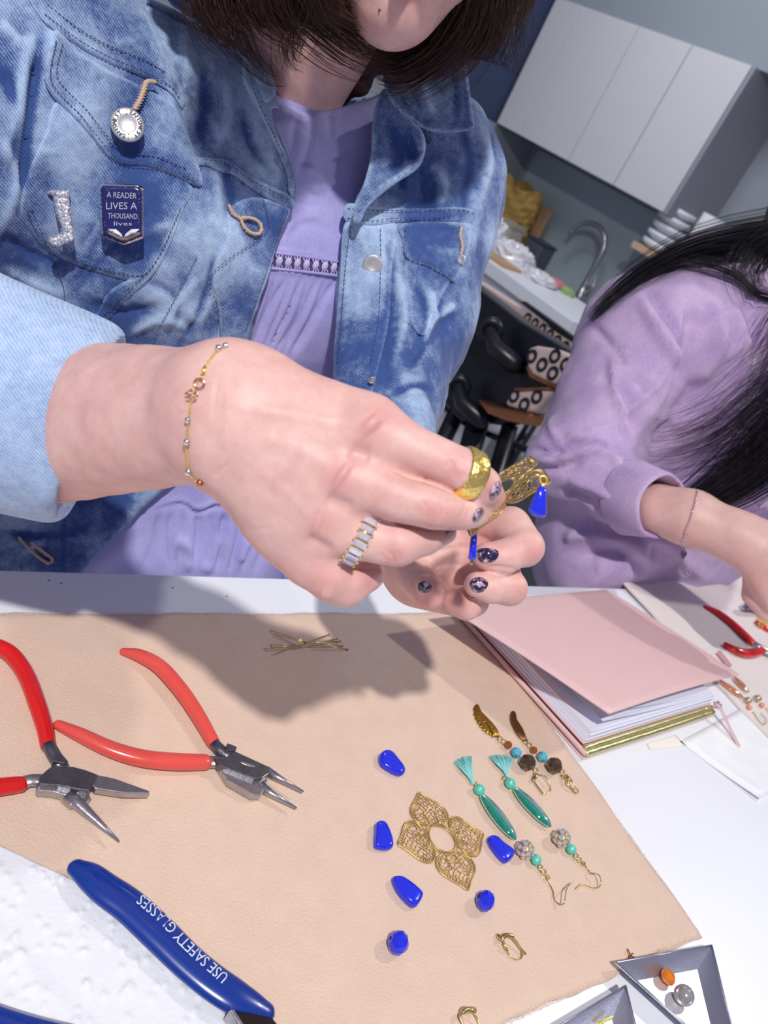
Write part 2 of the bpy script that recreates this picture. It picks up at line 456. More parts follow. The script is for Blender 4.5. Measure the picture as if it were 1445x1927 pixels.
def skin(name, a, b, red):
    m = Mat(name); f = m.rng(m.noise(55, 6, rough=.7), .33, .67); c = m.mix(f, a, b)
    c = m.mix(m.rng(m.attr('red'), 0, 1, 0, .75), c, red)
    c = m.mix(m.rng(m.noise(420, 2), .62, .8, 0, .16), c, red)
    m.col(c); m.set(Roughness=.47, Subsurface_Weight=.22, Subsurface_Scale=.004, Specular_IOR_Level=.45)
    m.b.inputs['Subsurface Radius'].default_value = (1, .35, .25)
    m.bump(m.math('ADD', m.noise(650, 4), m.math('MULTIPLY', m.noise(2400, 2), .5)), .22, .0005); return m.m
SKIN = skin('fair_skin', srgb(214, 166, 158), srgb(232, 192, 182), srgb(206, 126, 124))
SKIN2 = skin('light_skin', srgb(212, 170, 160), srgb(226, 188, 178), srgb(204, 140, 134))
GOLD = simple('yellow_gold', srgb(255, 222, 120), .28, .85, 300, .15)
BRASS = simple('antique_brass', srgb(206, 176, 112), .36, .85, 500, .25)
BRASS_L = simple('pale_brass', srgb(222, 200, 130), .25, 1., 300, .15)
SILVER = simple('polished_silver', srgb(225, 222, 222), .15, 1., 200, .08)
STEEL = simple('brushed_steel', srgb(184, 182, 186), .3, .9, 300, .25, .15, 900)
STEEL_D = simple('dark_steel', srgb(122, 122, 128), .33, .85, 200, .4, .2, 600)
CRYSTAL = simple('clear_crystal', srgb(222, 214, 226), .05, .35, 900, .22, Coat_Weight=1., Specular_IOR_Level=.9)
COBALT = simple('cobalt_glass', srgb(32, 46, 218), .12, 0., 60, .06, Coat_Weight=.5)
WHITE = simple('white_laminate', srgb(233, 236, 242), .38, 0., 6, .02)
# ================================================================== SETTING
TABLE = thing('work_table', (0.6, 0.0, 0), 'long white table whose far edge runs past both seated women', 'table')
yE = T(500, 1087)[1]
mb = MB(); mb.box((0.5, yE - 0.40, TZ - 0.0175), 2.6, 0.80, 0.035); bevel(obj('tabletop', mb, WHITE, TABLE, False), .0015)
for lx in (-0.7, 1.7):
    for ly in (yE - 0.74, yE - 0.06):
        mb = MB(); mb.box((lx, ly, (TZ - .035) / 2), .05, .05, TZ - .035); bevel(obj('leg', mb, WHITE, TABLE, False), .002)
# bead mat: soft felt with a slightly wavy cut edge and a nap of short fibres
def feltmat(name, label, x0, x1, y0, y1, rz, mat, fib, th=.0028, wv=0, nf=0, seed=1):
    r2 = np.random.default_rng(seed); c, s = math.cos(rz), math.sin(rz); nx, ny = int((x1 - x0) / .004), int((y1 - y0) / .004)
    V = []; 
    for k in (0, 1):
        for j in range(ny + 1):
            for i in range(nx + 1):
                a, b = i / nx, j / ny; x = x0 + (x1 - x0) * a; y = y0 + (y1 - y0) * b
                if b == 1 or b == 0: y += .0012 * math.sin(x * 60 + seed) + .0006 * math.sin(x * 190)
                if a == 1 or a == 0: x += .0012 * math.sin(y * 70 + seed)
                e = min(min(i, nx - i), min(j, ny - j)); h = th if k else 0.0002
                if k: h += .00035 * math.sin(x * 47 + y * 30) * math.sin(y * 61 - x * 20) - (0.0009 if e == 0 else 0)
                h += wv * (.5 + .5 * math.sin((x * c + y * s) * 60 + 14 * y)) * max(0, (y - (y1 - .13))) / .13 * (1 if k else .92)
                V.append((x * c - y * s, x * s + y * c, TZ + h))
    W_ = nx + 1; N_ = W_ * (ny + 1); Fc = []
    for j in range(ny):
        for i in range(nx):
            a = j * W_ + i; Fc.append((a + N_, a + 1 + N_, a + 1 + W_ + N_, a + W_ + N_)); Fc.append((a, a + W_, a + 1 + W_, a + 1))
    for i in range(nx): Fc.append((i, i + 1, i + 1 + N_, i + N_)); a = ny * W_ + i; Fc.append((a, a + N_, a + 1 + N_, a + 1))
    for j in range(ny): a = j * W_; Fc.append((a, a + N_, a + W_ + N_, a + W_)); a += nx; Fc.append((a, a + W_, a + W_ + N_, a + N_))
    root = thing(name, ((x0 + x1) / 2 * c - (y0 + y1) / 2 * s, (x0 + x1) / 2 * s + (y0 + y1) / 2 * c, TZ), label, 'mat')
    obj('felt', (V, Fc), mat, root)
    if nf:
        n1 = nf; X = r2.uniform(x0, x1, n1); Y = r2.uniform(y0, y1, n1); ne = n1 // 6
        k = r2.integers(0, 4, ne); t = r2.uniform(0, 1, ne)
        X[:ne] = np.where(k < 2, x0 + (x1 - x0) * t, np.where(k == 2, x0, x1)); Y[:ne] = np.where(k < 2, np.where(k == 0, y0, y1), y0 + (y1 - y0) * t)
        Z = np.full(n1, TZ + th - .0004); Z[:ne] -= r2.uniform(0, .0018, ne)
        a = r2.uniform(0, 6.28, n1); L = r2.uniform(.0008, .0026, n1); d = np.stack([np.cos(a) * L, np.sin(a) * L, r2.uniform(.0001, .0009, n1)], 1)
        B = np.stack([X, Y, Z], 1); w = np.stack([-np.sin(a), np.cos(a), a * 0], 1) * .00009
        V = np.stack([B - w, B + w, B + d], 1).reshape(-1, 3); V = np.stack([V[:, 0] * c - V[:, 1] * s, V[:, 0] * s + V[:, 1] * c, V[:, 2]], 1)
        if wv: V[:, 2] += 0
        o = obj('felt_nap', (V, np.arange(n1 * 3).reshape(-1, 3)), fib, root, False); tag(o, kind='stuff')
    return root
FELT = simple('peach_felt', srgb(221, 194, 173), .95, 0, 60, .07, 1., 900, Sheen_Weight=.3)
FIB = simple('peach_fibre', srgb(238, 216, 198), .9, 0, 60, .1, Sheen_Weight=.3)
feltmat('bead_mat', 'peach felt bead mat on the table under the pliers, blue beads and teal earrings', -.16, .483, .070, .3665, 0.0, FELT, FIB, nf=120000)
CREAM = simple('cream_flannel', srgb(226, 218, 214), .95, 0, 14, .05, .6, 500)
feltmat('bead_mat', 'cream soft mat with wavy far edge under the right-hand woman\'s pliers', .765, 1.28, .165, .418, 0.03, CREAM, FIB, .003, .005, 26000, 3)

# ================================================================== FIRST WOMAN
WOMAN = thing('person', (0.24, 0.56, 0.0), 'woman with dark wavy hair in a light blue denim jacket holding a brass earring', 'person')
def w(x, y, z): return w2c((x, y, z))
UPc = w2c((0, 0, 1 + CAMP[2])) * 1.0
AX = R                                                       # rows: world axes in camera axes
torso = Field()
torso.rc(w(.17, .575, 1.25), w(.31, .575, 1.25), .083, .083, .03).rc(w(.17, .585, 1.05), w(.30, .585, 1.05), .088, .088, .05)
torso.rc(w(.17, .58, 1.15), w(.30, .58, 1.15), .082, .082, .05)
torso.rc(w(.10, .585, 1.315), w(.37, .585, 1.345), .052, .052, .05).rc(w(.15, .565, .96), w(.32, .565, .96), .10, .10, .06)
torso.rc(w(.16, .565, 1.235), w(.19, .565, 1.215), .075, .07, .04).rc(w(.275, .565, 1.215), w(.31, .565, 1.235), .07, .075, .04)
arms = Field(); arms.pr = list(torso.pr)
ELR = w(-.06, .47, 1.13); CUFC = CP(150, 812, .352); ELL_ = CP(690, 715, .575)
arms.rc(w(.075, .575, 1.305), ELR, .068, .060, .03).rc(ELR, CP(-60, 800, .42), .056, .030, .02)
arms.rc(w(.385, .575, 1.333), CP(742, 600, .62), .060, .050, .035).rc(CP(742, 600, .62), CP(706, 730, .57), .050, .038, .02)
arms.rc(CP(706, 730, .57), CP(715, 850, .52), .036, .026, .02)
# dress ------------------------------------------------------------
gath = [([(505 + i * 16 + rnd.uniform(-4, 4), 520), (500 + i * 15 - 22, 590 + rnd.uniform(-10, 30)), (488 + i * 13 - 40, 660 + rnd.uniform(0, 20))], rnd.uniform(3.5, 6), rnd.uniform(-2.6, -1.2)) for i in range(-2, 9)]
gath += [([(p, 962), (p - 6 + rnd.uniform(-8, 8), 1010), (p - 14 + rnd.uniform(-18, 18), 1080)], rnd.uniform(5, 9), rnd.uniform(-4, -1.5)) for p in (300, 322, 345, 372, 398, 425, 455, 480, 505)]
gath += [([(290, 958), (340, 948), (372, 965), (410, 953), (470, 960), (520, 950)], 3.2, -2.4), ([(290, 950), (340, 940), (372, 956), (410, 944), (470, 950)], 4, 1.3),
         ([(330, 1010), (360, 1040), (350, 1080)], 12, 3.5), ([(420, 1000), (400, 1050), (380, 1080)], 11, 3.5), ([(470, 1010), (450, 1060)], 9, 3),
         ([(590, 190), (585, 260), (560, 330)], 7, -.9), ([(560, 210), (548, 290)], 7, -.8), ([(620, 200), (625, 260)], 6, -.8), ([(540, 450), (580, 420), (630, 440)], 8, -1.2),
         ([(512, 470), (570, 478), (645, 492)], 3, 1.5), ([(500, 506), (570, 514), (640, 522)], 3, 1.3), ([(512, 172), (570, 200), (640, 204), (705, 178)], 3.5, 1.0), ([(512, 180), (570, 208), (640, 212), (705, 186)], 2.5, -.8)]
def dress_n(V, X, Y): return snoise(V, 45) * .0012 + snoise(V, 120) * .0003
def edge_cut(P, wz):       # nothing of the sitters passes through the table: its edge holds the cloth back
    wy = P @ AX[1]; return np.where(wz < TZ + .012, yE + .006 - wy, -1).astype(np.float32)
def dress_mod(G, ax):      # neckline: cut away what lies above the collar line of the dress
    P = np.stack(np.meshgrid(*ax, indexing='ij'), -1)
    z = P[..., 2] + 1e-6; X = CX + F * P[..., 0] / z; Y = CY + F * P[..., 1] / z
    line = 205 - ((X - 620) / 125) ** 2 * 48; wz = P @ AX[2] + CAMP[2]
    cut = np.where(wz > 1.2, (line - Y) * P[..., 2] / F, -1); G = np.maximum(G, cut.astype(np.float32))
    return np.maximum(G, edge_cut(P, wz))
V, Q = torso.mesh(.0023, 0.0, dress_mod, smooth=2)
V, D = emboss(V, Q, [(a, b * .95, c * 1.35) for a, b, c in gath], dress_n)
DRESS = obj('dress', (c2w(V), Q), LILAC, WOMAN); attr(DRESS, 'relief', D * 1000)
# crochet band: two cords with petals between
mb = MB(); hb = MB()
for i in range(9):
    x = 508 + i * 17.2; y = 490 + i * 1.9
    P, q = lay([(x, y)] * 2, torso, .0022, sm=False)
    if len(q) < 1: continue
    c = c2w(q[0]); ax3 = np.array([[1, 0, 0], [0, 0, 1], [0, 1, 0]])
    mb.ell(c, .0025, .0034, .0014, ax3, 12, 8)
    for dx, dy in ((-6, -12), (6, -12), (-6, 12), (6, 12), (0, -13), (0, 13)):
        P2, q2 = lay([(x, y), (x + dx, y + dy)], torso, .0016, step=5); mb.tube([c2w(t) for t in q2], .0005, 5)
obj('crochet_band', mb, simple('lilac_crochet', srgb(206, 196, 236), .8), WOMAN)
obj('band_gap_shade', (lambda r: r)((lambda pl: (c2w(pl[1]), [(0, 1, 2, 3)]))((0, lay([(499, 481), (645, 498), (641, 514), (495, 500)], torso, .0007, sm=False)[1]))), simple('painted_gap_shade', srgb(74, 62, 110), .9), WOMAN)  # dark sheet behind the crochet: shade in the gaps put in as colour
for pl in ([(500, 474), (570, 482), (650, 494)], [(492, 503), (570, 511), (645, 520)]):
    P, q = lay(pl, torso, .0014); mb = MB(); mb.tube([c2w(t) for t in q], .0011, 8, rnd_caps=True); obj('band_cord', mb, LILAC, WOMAN)
# jacket ------------------------------------------------------------
JI = .011
open_px = [(400, -200), (440, -40), (455, 90), (492, 185), (520, 250), (553, 325), (552, 378), (530, 440), (500, 530), (470, 620), (445, 690), (390, 820), (310, 905), (230, 985), (150, 1075), (90, 1180), (60, 1400), (560, 1400), (520, 1180), (530, 1090), (560, 1000), (600, 850), (627, 690), (636, 560), (644, 490), (660, 400), (690, 330), (703, 260), (708, 190), (730, 110), (760, -40), (800, -200)]
open_s = spline(open_px, step=14, closed=True)
def jac_mod(G, ax):
    z = ax[2]
    # signed distance to the opening in px, sampled on a raster and scaled by distance
    gx = np.arange(-250, 1150, 4.0); gy = np.arange(-450, 1500, 4.0); XX, YY = np.meshgrid(gx, gy, indexing='ij')
    d, _ = pdist(open_s[::2], XX.ravel(), YY.ravel(), True); d = d.reshape(XX.shape); d = np.where(inside(open_s, XX, YY), d, -d)
    P0_ = ax[0][:, None, None]; P1_ = ax[1][None, :, None]; z3 = z[None, None, :] + 0 * P0_ + 0 * P1_
    X = CX + F * P0_ / z3; Y = CY + F * P1_ / z3
    ix = np.clip(((X + 250) / 4).astype(int), 0, len(gx) - 1); iy = np.clip(((Y + 450) / 4).astype(int), 0, len(gy) - 1)
    o = d[ix, iy] * z3 / F
    wz = P0_ * AX[2][0] + P1_ * AX[2][1] + z3 * AX[2][2] + CAMP[2]; wy = P0_ * AX[1][0] + P1_ * AX[1][1] + z3 * AX[1][2]
    front = wy < .64
    G = np.where(front, np.maximum(G, o), G)
    G = np.maximum(G, (.955 - wz)); G = np.maximum(G, np.where(wz < TZ + .012, yE + .006 - wy, -1))
    wx = P0_ * AX[0][0] + P1_ * AX[0][1] + z3 * AX[0][2]; G = np.maximum(G, np.where((wx > .13) & (wx < .34), wz - 1.375, -1))   # neck hole
    return G.astype(np.float32)
JS = [ # broad folds and creases of the jacket (px, width, mm)
 ([(78, 60), (60, 180), (48, 290), (40, 372)], 9, -5), ([(60, 60), (40, 160), (18, 300)], 11, 4), ([(100, 60), (92, 130)], 8, 2),
 ([(0, 120), (30, 200), (22, 330)], 10, -4), ([(0, 40), (45, 90)], 9, 3), ([(0, 260), (30, 330), (10, 420)], 9, 3),
 ([(0, 440), (60, 480), (110, 500)], 8, -2), ([(0, 500), (60, 530), (130, 560)], 9, 2.5), ([(120, 540), (160, 500), (230, 350)], 6, -1.4),
 ([(130, 560), (190, 490), (300, 370)], 5, -1.6), ([(330, 560), (372, 600), (420, 500), (440, 420)], 9, 2.4), ([(345, 640), (385, 560), (405, 470)], 7, -2.8),
 ([(300, 620), (340, 560), (372, 520)], 8, 2), ([(400, 300), (412, 380), (400, 470)], 10, 2.5), ([(425, 310), (440, 400)], 6, -1.5),
 ([(380, 110), (385, 200), (372, 270)], 11, -3.0), ([(345, 60), (350, 120)], 9, 2), ([(420, 130), (428, 210), (410, 270)], 10, 2.6), ([(455, 200), (470, 270), (500, 320)], 9, -2.4),
 ([(225, 640), (300, 600), (360, 620)], 9, 2.5), ([(160, 570), (240, 590), (300, 570)], 9, -2.4), ([(270, 520), (330, 560), (330, 620)], 7, -2),
 ([(800, 300), (830, 340), (825, 400)], 14, 3.0), ([(860, 220), (880, 300), (870, 390)], 10, -2.0), ([(905, 230), (920, 300), (905, 390)], 9, 2.2), ([(760, 300), (752, 360)], 8, -2),
 ([(895, 180), (918, 215), (930, 300)], 4, -2.4), ([(725, 430), (735, 500), (728, 600), (700, 690)], 8, -2.6), ([(745, 500), (760, 600), (735, 700)], 9, 2.5),
 ([(775, 520), (800, 600), (770, 700)], 7, -2.6), ([(800, 530), (815, 590), (790, 690)], 8, 2.5), ([(830, 540), (825, 600), (800, 640)], 6, -2.2),
 ([(860, 590), (835, 610), (800, 650), (760, 690)], 7, -4.2), ([(855, 570), (840, 585), (800, 610)], 8, 3), ([(815, 735), (780, 725), (730, 745)], 6, -3.5), ([(810, 765), (760, 750)], 8, 2.5),
 ([(665, 400), (655, 480), (650, 600), (640, 690)], 3.2, 1.4), ([(548, 390), (525, 450), (495, 540), (460, 640)], 4, 1.4),
 ([(0, 1000), (80, 1010), (180, 990)], 8, -3), ([(20, 1060), (90, 1010), (150, 1000)], 6, 1.6), ([(120, 960), (118, 1080)], 3, -1.4)]
for i in range(60):     # small random crumples
    x, y = rnd.uniform(-20, 930), rnd.uniform(20, 800); a = rnd.uniform(-.6, 1.5); L = rnd.uniform(18, 50)
    JS.append(([(x, y), (x + L * math.cos(a) / 2 + rnd.uniform(-4, 4), y + L * math.sin(a) / 2), (x + L * math.cos(a), y + L * math.sin(a))], rnd.uniform(5, 9), rnd.uniform(-1.3, 1.5)))
def jac_n(V, X, Y): return snoise(V, 38) * .0022 + snoise(V, 95) * .0008 + snoise(V, 230) * .00025
V, Q = arms.mesh(.0026, JI, jac_mod, smooth=2)
V, D = emboss(V, Q, JS, jac_n)
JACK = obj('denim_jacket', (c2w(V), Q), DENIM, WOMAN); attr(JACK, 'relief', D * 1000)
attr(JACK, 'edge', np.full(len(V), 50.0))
def jx(X, Y, dep):      # the same folds carried by what is sewn on the jacket
    P = np.stack([(X - CX) * dep / F, (Y - CY) * dep / F, dep], 1)
    return snoise(P, 38) * .0022 + snoise(P, 95) * .0008 + strokes(JS, X, Y) * .8
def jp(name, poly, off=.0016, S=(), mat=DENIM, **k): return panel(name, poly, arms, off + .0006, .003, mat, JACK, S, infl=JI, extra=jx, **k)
ed = lambda pl, w=2.2, a=-.7: (pl, w, a)
# seams: raised, double-stitched bands
ST = MB()
def stitch(pl, off=.0022, **k):
    P, Q_ = lay(pl, arms, off, JI, step=2.0)
    if len(Q_) < 4: return
    Q_ = Q_ * (1 - (jx(P[:, 0], P[:, 1], Q_[:, 2]) / Q_[:, 2]))[:, None]
    s = np.r_[0, np.cumsum(np.hypot(*np.diff(P, axis=0).T))]; t = 0; dash, gap, wd = 6, 3.0, .00032
    while t + dash < s[-1]:
        a = np.array([np.interp(t, s, Q_[:, i]) for i in range(3)]); b = np.array([np.interp(t + dash, s, Q_[:, i]) for i in range(3)])
        ST.tube([c2w(a), c2w((a + b) / 2 * .999), c2w(b)], [wd * .6, wd, wd * .6], 5); t += dash + gap
yoke = [(70, -30), (72, 30), (150, 88), (205, 118), (262, 142), (318, 172), (343, 206), (349, 196), (346, 178), (330, 140), (300, 80), (276, 20), (262, -30)]
jp('yoke', yoke, .0020, [([(85, 12), (150, 62), (205, 94), (262, 116), (315, 146), (340, 178)], 2.4, -1.0)])
stitch([(84, 26), (150, 76), (205, 107), (262, 131), (318, 160), (341, 190)], .0040); stitch([(88, 8), (150, 55), (205, 86), (262, 108), (318, 140)], .0030)
flap = [(108, 56), (96, 70), (86, 110), (83, 145), (98, 180), (140, 222), (180, 268), (205, 297), (232, 311), (262, 312), (305, 322), (350, 342), (377, 351), (381, 338), (372, 305), (355, 255), (340, 212), (318, 190), (262, 160), (205, 132), (150, 98)]
pk = [(118, 190), (85, 250), (52, 330), (38, 392), (52, 430), (88, 470), (130, 492), (190, 515), (262, 530), (286, 516), (310, 460), (340, 400), (358, 345), (250, 280)]
jp('chest_pocket', pk, .0012, [([(60, 395), (72, 425), (100, 455), (150, 480), (200, 498), (262, 512)], 2.2, -.8), ([(130, 492), (190, 410), (300, 340)], 4, -1.0), ([(235, 470), (270, 440), (330, 420)], 9, 1.6)])
stitch([(52, 395), (66, 430), (100, 464), (150, 488), (200, 505), (262, 519), (282, 506)], .0028)
jp('pocket_flap', flap, .0036, [([(110, 78), (97, 140), (115, 172), (155, 212), (195, 262), (216, 285), (240, 296), (305, 306), (360, 328)], 2.6, -1.2), ([(100, 60), (94, 90), (92, 120)], 4, 1.0)], mat=DENIM)
stitch([(106, 76), (95, 142), (112, 176), (152, 217), (190, 265), (212, 290), (240, 303), (305, 313), (366, 337)], .0058); stitch([(118, 82), (107, 138), (122, 166), (162, 206), (202, 256), (222, 278), (246, 288), (305, 298), (352, 318)], .0050)
band = [(345, 288), (372, 296), (400, 298), (430, 302), (470, 330), (515, 352), (550, 372), (549, 392), (515, 380), (470, 352), (440, 330), (412, 322), (385, 310), (352, 316)]
jp('front_seam_band', band, .0024); stitch([(385, 300), (430, 308), (470, 337), (515, 361), (546, 379)], .0046)
jp('button_band', [(430, 395), (470, 372), (515, 378), (546, 392), (528, 440), (500, 530), (470, 618), (445, 690), (400, 690), (412, 600), (398, 515), (425, 450)], .0014, [([(500, 390), (497, 440), (405, 520)], 1.8, -.6)])
stitch([(490, 360), (502, 400), (498, 440), (400, 516), (412, 590), (416, 660)], .0034); stitch([(542, 395), (522, 448), (493, 536), (463, 622)], .0034)
stitch([(60, 395), (120, 545), (100, 600)], .0018); stitch([(288, 640), (330, 560), (372, 480)], .0018)
jp('front_panel_seam', [(210, 545), (190, 575), (178, 600), (200, 606), (232, 570), (300, 500), (352, 372), (340, 372), (288, 490)], .0014)
stitch([(196, 590), (228, 556), (292, 494), (342, 388)], .0034)
# wearer's right collar
jp('collar', [(352, -30), (372, 12), (410, 45), (440, 78), (458, 106), (470, 100), (500, 120), (520, 170), (500, 200), (490, 180), (458, 112), (428, 92), (395, 62), (360, 36), (322, 8), (300, -30)], .005, [([(350, 10), (400, 52), (450, 98)], 2.6, -1.3)])
jp('lapel_edge', [(458, 108), (476, 118), (500, 150), (520, 182), (524, 205), (512, 204), (520, 250), (551, 320), (552, 372), (543, 360), (538, 322), (505, 248), (484, 205), (462, 165), (456, 140)], .0034)
stitch([(466, 130), (482, 180), (506, 235), (538, 300)], .0056)
# left front (image right)
jp('yoke_band', [(652, 384), (700, 388), (752, 392), (800, 392), (860, 390), (904, 398), (896, 424), (880, 426), (855, 416), (800, 418), (752, 418), (700, 424), (650, 416)], .0024, [([(650, 404), (700, 408), (752, 405), (860, 404), (900, 412)], 1.8, -.7)])
stitch([(654, 392), (700, 396), (752, 396), (860, 394), (900, 404)], .0044); stitch([(654, 410), (700, 415), (752, 410), (800, 410), (855, 408)], .0042)
jp('button_band', [(650, 418), (700, 424), (745, 422), (738, 500), (732, 600), (712, 690), (690, 760), (640, 760), (627, 690), (634, 590), (640, 510)], .0014)
stitch([(716, 430), (716, 500), (712, 600), (696, 690)], .0036); stitch([(660, 425), (650, 500), (642, 600), (634, 690)], .0036)
fl2 = [(758, 420), (757, 450), (762, 480), (775, 492), (805, 502), (840, 522), (852, 532), (862, 520), (880, 480), (886, 440), (884, 420)]
jp('chest_pocket', [(765, 490), (768, 560), (775, 610), (800, 630), (830, 560), (850, 520), (830, 510)], .0010)
jp('pocket_flap', fl2, .0036, [([(768, 430), (768, 472), (782, 482), (812, 490), (846, 512)], 2.0, -1.0), ([(775, 440), (820, 430), (870, 436)], 7, -1.6), ([(790, 466), (830, 470), (866, 480)], 8, 1.4)])
stitch([(763, 430), (763, 474), (778, 488), (808, 497), (844, 519)], .0056)
# wearer's left collar, standing off the shoulder with a thick edge
def flat_d(d0, gx, gy, cx, cy): return lambda X, Y: d0 + gx * (X - cx) + gy * (Y - cy)
col2 = [(722, 140), (735, 150), (760, 122), (800, 110), (868, 82), (876, 110), (884, 170), (893, 238), (888, 244), (850, 250), (812, 247), (790, 238), (780, 228), (758, 214), (738, 190), (724, 165)]
panel('collar', spline(col2, step=8, closed=True).tolist(), arms, .001, .003, DENIM, JACK, [([(745, 160), (770, 205), (800, 228), (870, 234)], 2.6, -1.2), ([(872, 100), (876, 170), (880, 232)], 2.6, -1.2), ([(850, 110), (856, 170), (860, 225)], 5, -1.4), ([(790, 140), (800, 180), (815, 215)], 9, 2)], sm=False, dmap=flat_d(.500, .00012, -.00004, 800, 180), ew=9)
lap2 = [(722, 168), (745, 196), (768, 220), (790, 240), (800, 262), (799, 290), (785, 318), (745, 345), (710, 372), (690, 392), (676, 420), (664, 415), (668, 385), (686, 340), (698, 290), (700, 240), (706, 200)]
panel('lapel', spline(lap2, step=8, closed=True).tolist(), arms, .001, .003, DENIM, JACK, [([(792, 250), (792, 285), (780, 310), (735, 340), (690, 375)], 3, 2.2), ([(765, 250), (772, 280), (785, 300)], 9, -4), ([(740, 235), (752, 290), (735, 330)], 9, -3), ([(705, 240), (700, 300), (680, 380)], 4, 1.4)], sm=False, dmap=flat_d(.519, .00006, .00008, 745, 280), ew=9)
o = obj('stitching', ST, STITCH, JACK); tag(o, kind='stuff')
# buttonholes
def bhole(pl, nm='buttonhole', rr=.0011):
    P, q = lay(pl, arms, .0045, JI, step=3); mb = MB(); pts = [c2w(t) for t in q]
    for i, p in enumerate(pts):
        a = rnd.uniform(0, 6.28); mb.tube([p + np.array([math.cos(a), 0, math.sin(a)]) * rr * 1.3, p - np.array([math.cos(a), .4, math.sin(a)]) * rr * 1.3], .0005, 5)
    mb.tube(pts, rr, 7, rnd_caps=True); obj(nm, mb, TAN, JACK)
bhole([(432, 388), (438, 402), (452, 412), (458, 425), (470, 437), (486, 440), (492, 428), (484, 416), (470, 410), (456, 410)])
for pl in ([(290, 154), (276, 154), (270, 170), (264, 186), (252, 200)], [(280, 160), (272, 180), (262, 204)]): pass
P, q = lay([(290, 154), (276, 154), (270, 170), (264, 186), (254, 204)], arms, .0068, JI, step=3); mb = MB()
mb.tube([c2w(t) for t in q], .0013, 8, rnd_caps=True)
for t in q[::2]:
    p = c2w(t); mb.tube([p + np.array([.0022, 0, .0006]), p + np.array([0, -.0012, 0]), p - np.array([.0022, 0, .0006])], .00045, 5)
obj('buttonhole', mb, TAN, JACK)
bhole([(868, 428), (866, 445), (870, 462), (867, 480)]); bhole([(36, 1012), (50, 1028), (72, 1048), (92, 1060), (98, 1052), (86, 1042), (60, 1022)])
# metal buttons
def mbutton(px, py, rpx, tilt, par=JACK, off=.0062, letters=None, mt=None):
    d = float(arms.trace(np.array([px]), np.array([py]), JI)[0]) - off; c = c2w(CP(px, py, d)); r = rpx * d / F
    n = np.array(tilt, float); n /= np.linalg.norm(n); U = np.cross([0, 0, 1], n); U /= np.linalg.norm(U); Vv = np.cross(n, U)
    prof = [(0.0, .11), (.50, .11), (.54, .135), (.90, .13), (.97, .08), (1.0, -.02), (.9, -.2), (.3, -.3), (0, -.3)]
    V = []; N_ = 32
    for a, h in prof:
        for i in range(N_): t = i * 2 * math.pi / N_; V.append(c + r * (a * (math.cos(t) * U + math.sin(t) * Vv) + h * n))
    Fc = [(j * N_ + i, j * N_ + (i + 1) % N_, (j + 1) * N_ + (i + 1) % N_, (j + 1) * N_ + i) for j in range(len(prof) - 1) for i in range(N_)]
    b = obj('button', (V, Fc), mt or SILVER_B, par)
    if letters:
        mbl = MB(); n_ = len(letters)
        for i, ch in enumerate(letters):
            if ch == ' ': continue
            TV, TF = text_mesh(ch, r * .34, extr=r * .04); a = 1.9 - i * 2 * math.pi / n_
            er = math.cos(a) * U + math.sin(a) * Vv; et = np.cross(er, n) * 1.0
            mbl.add([c + er * r * .73 + n * r * .16 + et * q[0] + er * q[1] + n * q[2] for q in TV], TF)
        obj('raised_lettering', mbl, simple('dull_nickel', srgb(104, 104, 110), .6, .3), b)
    return b
SILVER_B = simple('brushed_nickel', srgb(196, 195, 198), .42, .55, 600, .1, .1, 1500)
mbutton(240, 235, 31, (-.35, -1, .55), letters='JEANSWEST JEANSWEST ', off=.0105)
mbutton(701, 498, 19, (-.55, -1, .1)); mbutton(868, 488, 9, (-.9, -.7, .1), off=.007); mbutton(722, 262, 8, (0, -1, .2), mt=simple('dark_rivet', srgb(70, 60, 66), .4, 1.), off=.012); mbutton(700, 716, 7, (-.6, -1, .2), mt=STEEL)
# rolled cuff on the right forearm
A = CP(168, 806, .372); ax_ = np.array([-.93, -.33, -.24]); ax_ /= np.linalg.norm(ax_)
U = np.cross(ax_, [0, 1, 0]); U /= np.linalg.norm(U); Vv = np.cross(ax_, U)     # U ~ depth, Vv ~ image y
prof = [(0.030, .006, 0.0), (.012, .004, 0), (.003, .0385, 0), (-.001, .0415, 1), (-.0022, .0440, 1), (.000, .0462, 1), (.004, .0475, 1), (.012, .0480, 1), (.026, .0492, 1), (.042, .0505, 1), (.058, .0515, 1), (.070, .0522, 1), (.075, .0508, 1), (.0765, .048, 1), (.072, .044, 0), (.09, .045, 0), (.12, .05, 0)]
N_ = 96; V = []
for k, (s_, r_, _) in enumerate(prof):
    r_ *= 1.08
    for i in range(N_):
        t = 2 * math.pi * i / N_
        sh = 0
        rr = r_ * (1 + (.05 * math.sin(2 * t + 1) + .012 * math.sin(5 * t + s_ * 90) + .008 * math.sin(9 * t + 2 - s_ * 60)) * (k > 1)) * (1.0 if k > 1 else 1)
        V.append(c2w(A + ax_ * (s_ + sh) + rr * (math.cos(t) * U + 1.02 * math.sin(t) * Vv)))
Fc = [(j * N_ + i, (j + 1) * N_ + i, (j + 1) * N_ + (i + 1) % N_, j * N_ + (i + 1) % N_) for j in range(len(prof) - 1) for i in range(N_)]
cu = obj('rolled_cuff', (V, Fc), DENIM_IN, JACK); sb = cu.modifiers.new('sub', 'SUBSURF'); sb.levels = sb.render_levels = 1
